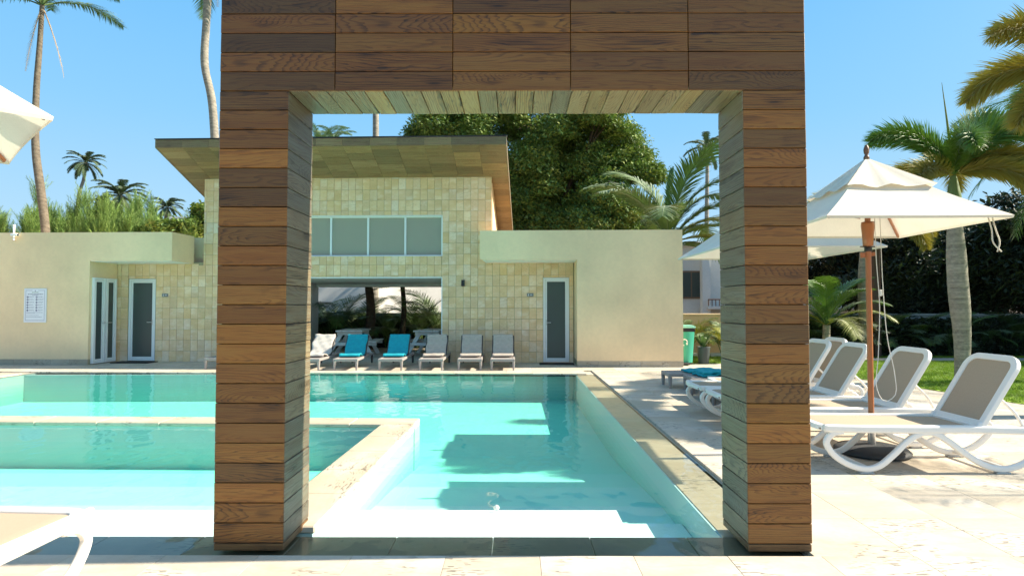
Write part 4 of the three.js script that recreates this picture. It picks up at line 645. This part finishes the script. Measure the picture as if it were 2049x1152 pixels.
foxtail('foxtail palm at the right frame edge, only its bushy hanging fronds in view', [7.75, 0, -7.75], 3.6, .15, .6, [fx(1.9, 1.15, 1.7, 31, LEAF.foxyellow, 3.1), fx(1.8, .8, 1.9, 32, LEAF.foxyellow, 2.7), fx(1.7, 1.3, 1.5, 33, LEAF.fox, 3.5), fx(1.7, .5, 1.8, 34, LEAF.fox, 3.8), fx(1.7, 1.0, 1.9, 35, LEAF.fox, .5), fx(1.7, .9, 1.9, 36, LEAF.fox, 1.6), fx(1.7, .9, 1.9, 37, LEAF.foxyellow, 5), fx(1.5, .2, 1.4, 38, LEAF.foxyellow, 3.2)]);
{ const b = [11.6, 0, -11.2]; palm('coconut_palm', 'coconut palm at the right frame edge behind the foxtail, long thin leaflets', null, { pos: b, trunk: [[0, 0, 0], [.1, 2.4, 0], [0, 5.0, 0]], radii: [.22, .17, .13], fronds: fan({ L: 3.0, up: [1.2, -.6], bend: [1.5, .9], n: 46, leafL: .7, leafW: .02, droop: .7 }, 18, 71, [LEAF.coco]) }); }
{ const b = [9.3, 0, -4.75]; palm('coconut_palm', 'palm beyond the right frame edge whose fronds shade the front paving', null, { pos: b, trunk: [[0, 0, 0], [.1, 1.6, 0], [0, 3.4, 0]], radii: [.2, .16, .13], fronds: fan({ L: 2.0, up: [1.1, -.4], bend: [1.5, .9], n: 34, leafL: .45, leafW: .02, droop: .7 }, 11, 91, [LEAF.coco]) }); }

// broad-leaved trees: trunk and limbs, and a crown of leaf clumps round the twig ends
function clumpGeo(n, size, leafL, leafW, seed) { const r = rng(seed), s = new Soup(); for (let i = 0; i < n; i++) { const a = r() * 6.283, e = (r() - .35) * 1.6, d = [Math.cos(a) * Math.cos(e), Math.sin(e), Math.sin(a) * Math.cos(e)], o = [(r() - .5) * size, (r() - .5) * size * .6, (r() - .5) * size], sd = [-Math.sin(a + (r() - .5)), (r() - .5) * .5, Math.cos(a + (r() - .5))], l = leafL * lerp(.7, 1.2, r()), w = leafW * lerp(.7, 1.2, r()), P = (u, v, dn) => [o[0] + d[0] * l * u + sd[0] * w * v, o[1] + d[1] * l * u + sd[1] * w * v - dn, o[2] + d[2] * l * u + sd[2] * w * v]; s.tri(P(0, 0, 0), P(.55, .5, 0), P(.5, 0, .2 * w)); s.tri(P(0, 0, 0), P(.5, 0, .2 * w), P(.55, -.5, 0)); s.tri(P(.5, 0, .2 * w), P(.55, .5, 0), P(1, 0, l * .12)); s.tri(P(.5, 0, .2 * w), P(1, 0, l * .12), P(.55, -.5, 0)); } return s.build(); }
function crown(parent, pts, geo, mat, size, seed, tints) {
  const r = rng(seed), m = new THREE.InstancedMesh(geo, mat, pts.length), o = new THREE.Object3D(), c = new THREE.Color();
  pts.forEach((p, i) => { o.position.set(...p); o.rotation.set((r() - .5) * .9, r() * 6.283, (r() - .5) * .9); o.scale.setScalar(size * lerp(.7, 1.25, r())); o.updateMatrix(); m.setMatrixAt(i, o.matrix); const t = tints[Math.floor(r() * tints.length)], k = lerp(.75, 1.25, r()); m.setColorAt(i, c.setRGB(t[0] * k, t[1] * k, t[2] * k)); });
  m.name = 'crown'; m.userData.kind = 'stuff'; m.castShadow = m.receiveShadow = true; parent.add(m); return m;
}
const CL = { big: clumpGeo(12, .5, .17, .075, 1), mid: clumpGeo(10, .5, .22, .10, 2), bush: clumpGeo(10, .36, .16, .08, 3) };
const LEAFM = leaf([1, 1, 1], .3, .72);
function broadTree(name, label, cat, group, base, trunkH, lobes, perLobe, clump, size, seed, tints, tr = .3, bark = M.darkbark) { // lobes: [x, y, z, rx, ry]
  const r = rng(seed), g = thing(name, label, cat, base, 0, group), pts = [], limbs = [trunkGeo([[0, 0, 0], [.1, trunkH * .5, 0], [0, trunkH, 0]], [tr * 1.2, tr, tr * .85], 12, 10, 2, .2)];
  for (const [x, y, z, rx, ry] of lobes) {
    const end = [x, y, z], mid = [x * .45, lerp(trunkH, y, .55) - .15, z * .45]; limbs.push(trunkGeo([[0, trunkH - .1, 0], mid, end], [tr * .55, tr * .3, tr * .1], 10, 6, 2, .15));
    for (let k = 0; k < 5; k++) { const a = r() * 6.283, e = [x + Math.cos(a) * rx * .75, y + (r() - .4) * ry, z + Math.sin(a) * rx * .75]; limbs.push(trunkGeo([[lerp(mid[0], x, .6), lerp(mid[1], y, .6), lerp(mid[2], z, .6)], [lerp(x, e[0], .4), lerp(y, e[1], .3), lerp(z, e[2], .4)], e], [tr * .16, tr * .1, tr * .03], 6, 5, 2)); }
    const subs = []; for (let k = 0; k < 12; k++) { const a = r() * 6.283, b = Math.acos(1 - 1.55 * r()), q = Math.pow(r(), .35); subs.push([x + Math.sin(b) * Math.cos(a) * rx * q, y + Math.cos(b) * ry * q, z + Math.sin(b) * Math.sin(a) * rx * q]); }
    for (let k = 0; k < perLobe; k++) { const c = subs[k % 12], a = r() * 6.283, q = Math.sqrt(r()), u = rx * .42; pts.push([c[0] + Math.cos(a) * q * u, c[1] + (r() - .5) * ry * .55 - q * q * ry * .05, c[2] + Math.sin(a) * q * u]); }
  }
  part(g, 'trunk', limbs, bark); crown(g, pts, clump, LEAFM, size, seed + 1, tints); return g;
}
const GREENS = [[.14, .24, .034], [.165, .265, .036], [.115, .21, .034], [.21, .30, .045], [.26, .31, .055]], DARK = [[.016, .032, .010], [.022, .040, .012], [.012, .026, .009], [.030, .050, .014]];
{ const L = [], r = rng(8); for (const [px, py, rx, ry] of [[905, 285, 1.5, 1.0], [985, 262, 1.6, 1.1], [1075, 250, 1.7, 1.1], [1160, 262, 1.6, 1.1], [1215, 305, 1.5, 1.0], [1262, 335, 1.05, .7], [1100, 320, 1.7, 1.1], [1040, 345, 1.5, 1.1], [1170, 375, 1.6, 1.1], [1240, 395, 1.2, .9], [1080, 410, 1.6, 1.1], [1210, 440, 1.3, .9], [1130, 450, 1.5, 1.0], [1260, 450, .9, .7], [950, 215, 1.6, 1.0], [1050, 195, 1.8, 1.0], [1140, 205, 1.6, 1.0], [1200, 250, 1.2, .8], [870, 262, .9, .6], [1285, 345, .6, .4], [1030, 400, 1.3, 1.0], [1040, 450, 1.3, .9], [1110, 380, 1.5, 1.0], [1180, 330, 1.4, .9], [1230, 430, 1.2, .8]]) { const p = P3(px, py, 24 + (r() - .5) * 3.2); L.push([p[0] - 1.0, p[1], p[2] + 24.5, rx, ry * 1.3]); }
  broadTree('almond_tree', 'huge spreading tree with dense green leaves behind the right half of the pool house', 'tree', null, [1.0, 0, -24.5], 3.2, L, 900, CL.big, .9, 5, GREENS, .34); }
const shade = (label, x, D, H, w, seed, n = 7, tints = DARK, per = 620) => { const r = rng(seed), L = []; for (let i = 0; i < n; i++) { const a = i / n * 6.283 + r(); L.push([Math.cos(a) * w * .55 * (i ? 1 : 0), lerp(H * .36, H * .86, (i * .618) % 1), Math.sin(a) * w * .4, w * .48, H * .20]); } broadTree('shade_tree', label, 'tree', 'dark trees closing the garden on the right', atGround(x, D), H * .35, L, per, CL.mid, 1.0, seed, tints, .2); };  // backlit shade of these trees is put into their dark leaf tints
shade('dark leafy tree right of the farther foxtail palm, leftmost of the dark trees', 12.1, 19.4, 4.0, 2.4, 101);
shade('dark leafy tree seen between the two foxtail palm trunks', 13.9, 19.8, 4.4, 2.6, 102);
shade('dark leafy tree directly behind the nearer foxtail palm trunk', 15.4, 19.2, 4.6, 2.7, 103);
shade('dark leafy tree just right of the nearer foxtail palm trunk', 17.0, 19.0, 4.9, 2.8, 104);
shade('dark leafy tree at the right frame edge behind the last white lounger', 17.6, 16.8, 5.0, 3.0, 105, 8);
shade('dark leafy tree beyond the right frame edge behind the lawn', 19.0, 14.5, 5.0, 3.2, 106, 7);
// feathery pale green bush above the left wing
{ const g = thing('feathery_bush', 'feathery pale green tamarisk like bush above the left wing of the house', 'bush', atGround(-14.6, 19.5)), r = rng(12), s = new Soup();
  for (let i = 0; i < 26; i++) { const t = i / 26, a = r() * 6.28, l = .22 * (1.1 - t * .6), y = t * .75; const d = [Math.cos(a) * .55, .85, Math.sin(a) * .55], w = .006; s.tri([-w, y, 0], [w, y, 0], [d[0] * l, y + d[1] * l, d[2] * l]); s.tri([0, y, -w], [0, y, w], [d[0] * l, y + d[1] * l, d[2] * l]); } s.quad([-.006, 0, 0], [.006, 0, 0], [.003, .8, 0], [-.003, .8, 0]);
  const geo = s.build(), pl = [], stems = []; for (let k = 0; k < 190; k++) { const x = lerp(-4.4, 4.6, r()), H = lerp(3.0, 4.5, r()) * (1 - .16 * smooth(1.5, 4.6, x)) + (r() < .16 ? .7 : 0), z = (r() - .5) * 2.6, lx = (r() - .5) * 1.3 + .2, b = [x - lx * .6, .4, z], e = [x + lx * .5, H, z + (r() - .5) * .5]; if (k % 2 === 0) stems.push(trunkGeo([b, [x, H * .6, z], e], [.03, .018, .004], 6, 4)); for (let i = 0; i < 125; i++) { const t = Math.pow(r(), .6), sp = .42 * (1 - t * .85); pl.push([lerp(lerp(b[0], x, t * 1.4 > 1 ? 1 : t * 1.4), e[0], t) + (r() - .5) * sp * 2, lerp(1.6, H, t) - .4 * t * .5 + (r() - .5) * .2, lerp(b[2], e[2], t) + (r() - .5) * sp * 2]); } }
  part(g, 'stem', stems, M.darkbark); const m = crown(g, pl, geo, LEAFM, .75, 13, [[.24, .36, .08], [.20, .33, .065], [.30, .42, .10], [.15, .27, .055]]); }
function shrub(label, base, lobes, seed, tints, per = 420, clump = CL.bush, size = .9) { return broadTree('garden_shrub', label, 'shrub', null, base, .6, lobes, per, clump, size, seed, tints, .08); }
{ const b = P3(360, 640, 19); b[1] = 0; shrub('rounded leafy shrub above the left wing beside the tiled wall', b, [[-.9, 3.5, 0, .7, .45], [-.1, 3.75, .1, .6, .45], [.55, 3.85, 0, .55, .5], [.75, 4.4, -.1, .35, .5], [-1.7, 3.4, 0, .5, .35]], 15, GREENS); }
{ const b = P3(235, 640, 20); b[1] = 0; shrub('dark green shrub behind the left wing under the middle distant palm', b, [[-.3, 3.7, 0, .6, .6], [.3, 3.5, .1, .6, .4], [-.45, 4.5, 0, .3, .6], [.9, 3.3, .1, .5, .35]], 16, DARK.concat(GREENS)); }
// areca palms: clumps of arching fronds from the ground
function areca(label, pos, n, L, seed, mats, group, lean = 1) { const g = thing('areca_palm', label, 'palm', pos, seed % 7, group), r = rng(seed), vars = [0, 1, 2].map((k) => frondGeo({ L, up: 1.42 - k * .14, bend: 1.35 + k * .35, n: 44, leafL: L * .26, leafW: .022, droop: .35, bare: .25, seed: seed + k }));
  for (let i = 0; i < n; i++) { const m = part(g, 'frond', vars[i % 3], mats[Math.floor(r() * mats.length)]); m.position.set((r() - .5) * .3, .02, (r() - .5) * .3); m.rotation.y = i * 2.4 + r(); m.scale.setScalar(lerp(.75, 1.1, r())); } return g; }
areca('yellow green areca palm beside the wheelie bin in front of the cream boundary wall', [5.98, 0, -17.0], 12, 1.5, 201, [LEAF.arecayellow, LEAF.arecayellow, LEAF.areca]);
areca('yellow green areca palm showing above the wheelie bin lid', [4.75, 0, -17.1], 11, 1.7, 202, [LEAF.arecayellow, LEAF.areca]);
const RA = [[8.6, 17.2, 'areca palm in the dark hedge just right of the right pillar'], [9.4, 17.3, 'areca palm in the dark hedge, second from the right pillar'], [10.4, 17.1, 'areca palm in the dark hedge right of the parasol pole'], [11.3, 17.2, 'areca palm in the dark hedge midway between parasol pole and thick trunk'], [12.2, 17.0, 'areca palm in the dark hedge left of the thick palm trunk'], [13.2, 17.2, 'areca palm in the dark hedge right of the thick palm trunk'], [14.2, 17.1, 'areca palm in the dark hedge near the right frame edge'], [15.1, 16.6, 'areca palm in the dark hedge at the right frame edge']];
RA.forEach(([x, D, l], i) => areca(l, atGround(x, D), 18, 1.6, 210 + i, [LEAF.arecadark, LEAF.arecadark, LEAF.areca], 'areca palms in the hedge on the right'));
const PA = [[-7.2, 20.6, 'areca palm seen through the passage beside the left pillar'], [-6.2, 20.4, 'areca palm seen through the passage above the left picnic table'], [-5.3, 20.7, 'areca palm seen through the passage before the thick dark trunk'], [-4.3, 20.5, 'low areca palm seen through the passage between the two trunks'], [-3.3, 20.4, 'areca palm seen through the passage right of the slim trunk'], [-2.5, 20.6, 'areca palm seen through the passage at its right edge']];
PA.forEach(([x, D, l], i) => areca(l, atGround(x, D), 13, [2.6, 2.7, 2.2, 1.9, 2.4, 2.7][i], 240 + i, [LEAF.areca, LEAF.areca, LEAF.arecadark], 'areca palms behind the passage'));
{ const b = P3(1652, 640, 16.2); b[1] = 0; palm('coconut_palm', 'young bright green coconut palm just right of the right pillar under the parasol', null, { pos: b, trunk: [[0, 0, 0], [0, .4, 0], [.02, .9, 0]], radii: [.12, .1, .09], fronds: fan({ L: 1.75, up: [1.45, .3], bend: [1.1, 1.5], n: 64, leafL: .5, leafW: .026, droop: .5 }, 16, 81, [LEAF.fox, LEAF.coco, LEAF.cocoyellow]) }); }
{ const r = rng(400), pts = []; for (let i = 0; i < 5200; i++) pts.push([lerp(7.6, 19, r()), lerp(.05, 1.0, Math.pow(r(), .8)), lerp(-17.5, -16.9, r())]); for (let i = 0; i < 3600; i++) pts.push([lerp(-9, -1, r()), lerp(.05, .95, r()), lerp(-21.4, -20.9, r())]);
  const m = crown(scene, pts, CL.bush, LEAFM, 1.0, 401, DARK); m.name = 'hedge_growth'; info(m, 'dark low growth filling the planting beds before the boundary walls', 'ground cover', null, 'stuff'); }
// trees behind the passage
broadTree('garden_tree', 'thick dark trunk seen through the passage, leaves hanging into its top', 'tree', null, P3(736, 668, 19.6).map((v, i) => i === 1 ? 0 : v), 2.3, [[-.6, 2.75, .3, 1.1, .55], [.7, 2.85, .2, 1.0, .5], [-1.6, 2.7, .5, .9, .45], [1.8, 2.8, .3, .9, .5], [.2, 3.6, .1, 1.2, .7]], 420, CL.mid, .8, 301, GREENS.slice(0, 3), .15);
broadTree('garden_tree', 'slim grey trunk seen through the passage right of the thick one', 'tree', null, P3(802, 668, 20.0).map((v, i) => i === 1 ? 0 : v), 2.6, [[.5, 3.0, .2, 1.0, .5], [1.4, 2.8, .2, .9, .5], [-.5, 3.2, 0, 1, .6]], 380, CL.mid, .8, 302, GREENS.slice(0, 3), .085);

// lawn, path, boundary walls
{ const lawnPts = [[8.4, 3], [7.95, -5.2], [7.28, -8.66], [6.68, -11.67], [6.05, -14.80], [4.42, -14.82], [3.98, -15.3], [3.98, -16.75], [60, -16.75], [60, 3]];
  info(mesh('lawn', sheet(lawnPts, .006), M.lawn), 'mown bright green lawn right of the paving', 'lawn', null, 'structure');
  info(mesh('garden_path', sheet([[9.1, -15.55], [40, -15.0], [40, -16.25], [9.0, -16.3]], .012), std([.55, .51, .44], .9, { map: stuccoTex, bumpMap: grainTex, bumpScale: .006 })), 'pale gravel path crossing the lawn before the hedge', 'path', null, 'structure');
  const kerb = thing('garden_kerb', 'low white kerb between the lawn and the planting bed', 'kerb', [0, 0, 0]); for (let i = 0; i < 8; i++) part(kerb, 'kerb_stone', cbox(4.0 + i * .72, -.02, -16.86, 4.0 + i * .72 + .714, .11, -16.72, .012), std([.62, .58, .5], .9, { map: stuccoTex }));
  const inLawn = (x, z) => { let c = false; for (let i = 0, j = lawnPts.length - 1; i < lawnPts.length; j = i++) { const [xi, zi] = lawnPts[i], [xj, zj] = lawnPts[j]; if ((zi > z) !== (zj > z) && x < (xj - xi) * (z - zi) / (zj - zi) + xi) c = !c; } return c; };
  const r = rng(77), s = new Soup(); for (let i = 0; i < 9; i++) { const a = r() * 6.28, l = .03 + r() * .03, w = .003, x = (r() - .5) * .05, z = (r() - .5) * .05; s.tri([x - w, 0, z], [x + w, 0, z], [x + Math.cos(a) * l * .6, l, z + Math.sin(a) * l * .6]); }
  const pts = []; while (pts.length < 60000) { const x = lerp(4, 17, r()), z = lerp(-16.7, -5.5, r()); if (inLawn(x, z) && !(x > 9 && z < -15.3 && z > -16.3)) pts.push([x, .006, z]); }
  const m = new THREE.InstancedMesh(s.build(), leaf([1, 1, 1], .3, .8), pts.length), o = new THREE.Object3D(), c = new THREE.Color(); pts.forEach((p, i) => { o.position.set(...p); o.rotation.y = r() * 6.28; o.scale.setScalar(lerp(.7, 1.3, r())); o.updateMatrix(); m.setMatrixAt(i, o.matrix); const k = lerp(.7, 1.3, r()), q = r(); m.setColorAt(i, c.setRGB(lerp(.16, .26, q) * k, lerp(.29, .36, q) * k, .022 * k)); }); m.name = 'grass'; scene.add(m); info(m, 'short blades of grass on the lawn', 'grass', null, 'stuff');
  const wallT = (name, label, x0, x1, z, h, mat, turn = 0) => { const g = thing(name, label, 'wall', [0, 0, 0]); part(g, 'wall', box(x0, 0, z - .2, x1, h, z), mat); part(g, 'coping', cbox(x0 - .03, h + .001, z - .23, x1 + .03, h + .07, z + .03, .01), mat); return g; };
  wallT('boundary_wall', 'low cream boundary wall behind the yellow areca palms and wheelie bin', 3.97, 7.6, -17.75, 1.12, M.plaster); wallT('boundary_wall', 'low boundary wall behind the dark hedge on the right, shade put into its grey colour', 7.66, 26, -17.76, 1.12, std([.36, .355, .33], .9)); wallT('boundary_wall', 'low boundary wall behind the passage, deep shade put into its dark colour', -16, 0, -21.6, 1.10, std([.22, .21, .19], .9)); }  // right and passage walls have their shade painted into the wall colour
// white buildings beyond the garden
{ const villa = thing('white_villa', 'white building beyond the passage, dappled by tree shade', 'building', [0, 0, 0]); const turned = (x0, z0, x1, z1, h, a) => metric(new THREE.BoxGeometry(Math.hypot(x1 - x0, z1 - z0), h, 6).translate(0, h / 2, -3).rotateY(a).translate((x0 + x1) / 2, 0, (z0 + z1) / 2)); part(villa, 'wall', turned(-14.6, -25.2, -6.3, -26.6, 5.2, .167), M.whitewall); part(villa, 'wall', turned(-7.2, -28.9, 1.9, -32.2, 6.4, .348), M.whitewall); part(villa, 'column', cbox(-2.45, 0, -25.6, -1.85, 3.2, -25.0, .02), M.whitewall); 
  const a = thing('white_apartments', 'white apartment building with balconies behind the right boundary wall', 'building', [0, 0, 0]);
  part(a, 'wall', box(7.2, 0, -36, 22, 4.1, -27), M.whitewall); part(a, 'roof_edge', cbox(7.0, 4.1, -36, 22.2, 4.28, -26.7, .02), M.whitewall);
  for (const x of [7.45, 9.9, 12.6, 14.6, 16.6]) { const w = part(a, 'window', cbox(x, 1.75, -27.01, x + .95, 3.0, -26.93, .01), std([.2, .13, .08], .6)); for (const k of [0, 1]) part(w, 'pane', box(x + .08 + k * .42, 1.83, -26.94, x + .08 + k * .42 + .36, 2.92, -26.915), M.doorglass); }
  for (const [x0, x1] of [[8.4, 9.7], [12.4, 15.7]]) { const b = part(a, 'balcony', [cbox(x0, 1.28, -26.99, x1, 1.42, -26.1, .01)], M.whitewall); part(b, 'railing', [cbox(x0, 1.68, -26.14, x1, 1.73, -26.09, .005), ...Array.from({ length: 9 }, (_, i) => box(lerp(x0, x1 - .03, i / 8), 1.42, -26.13, lerp(x0, x1 - .03, i / 8) + .03, 1.68, -26.10))], std([.22, .10, .05], .6)); }
  for (const x of [8.2, 9.75]) part(a, 'column', cbox(x, 0, -26.6, x + .35, 4.09, -26.25, .01), M.whitewall);
  const post = thing('wooden_post', 'dark brown wooden post standing beside the farther foxtail palm', 'post', atGround(9.95, 16.6)); part(post, 'shaft', cbox(-.09, 0, -.09, .09, 3.2, .09, .01), std([.075, .042, .028], .8)); part(post, 'cap', cbox(-.12, 3.2, -.12, .12, 3.26, .12, .01), std([.075, .042, .028], .8)); }

renderer.render(scene, camera);
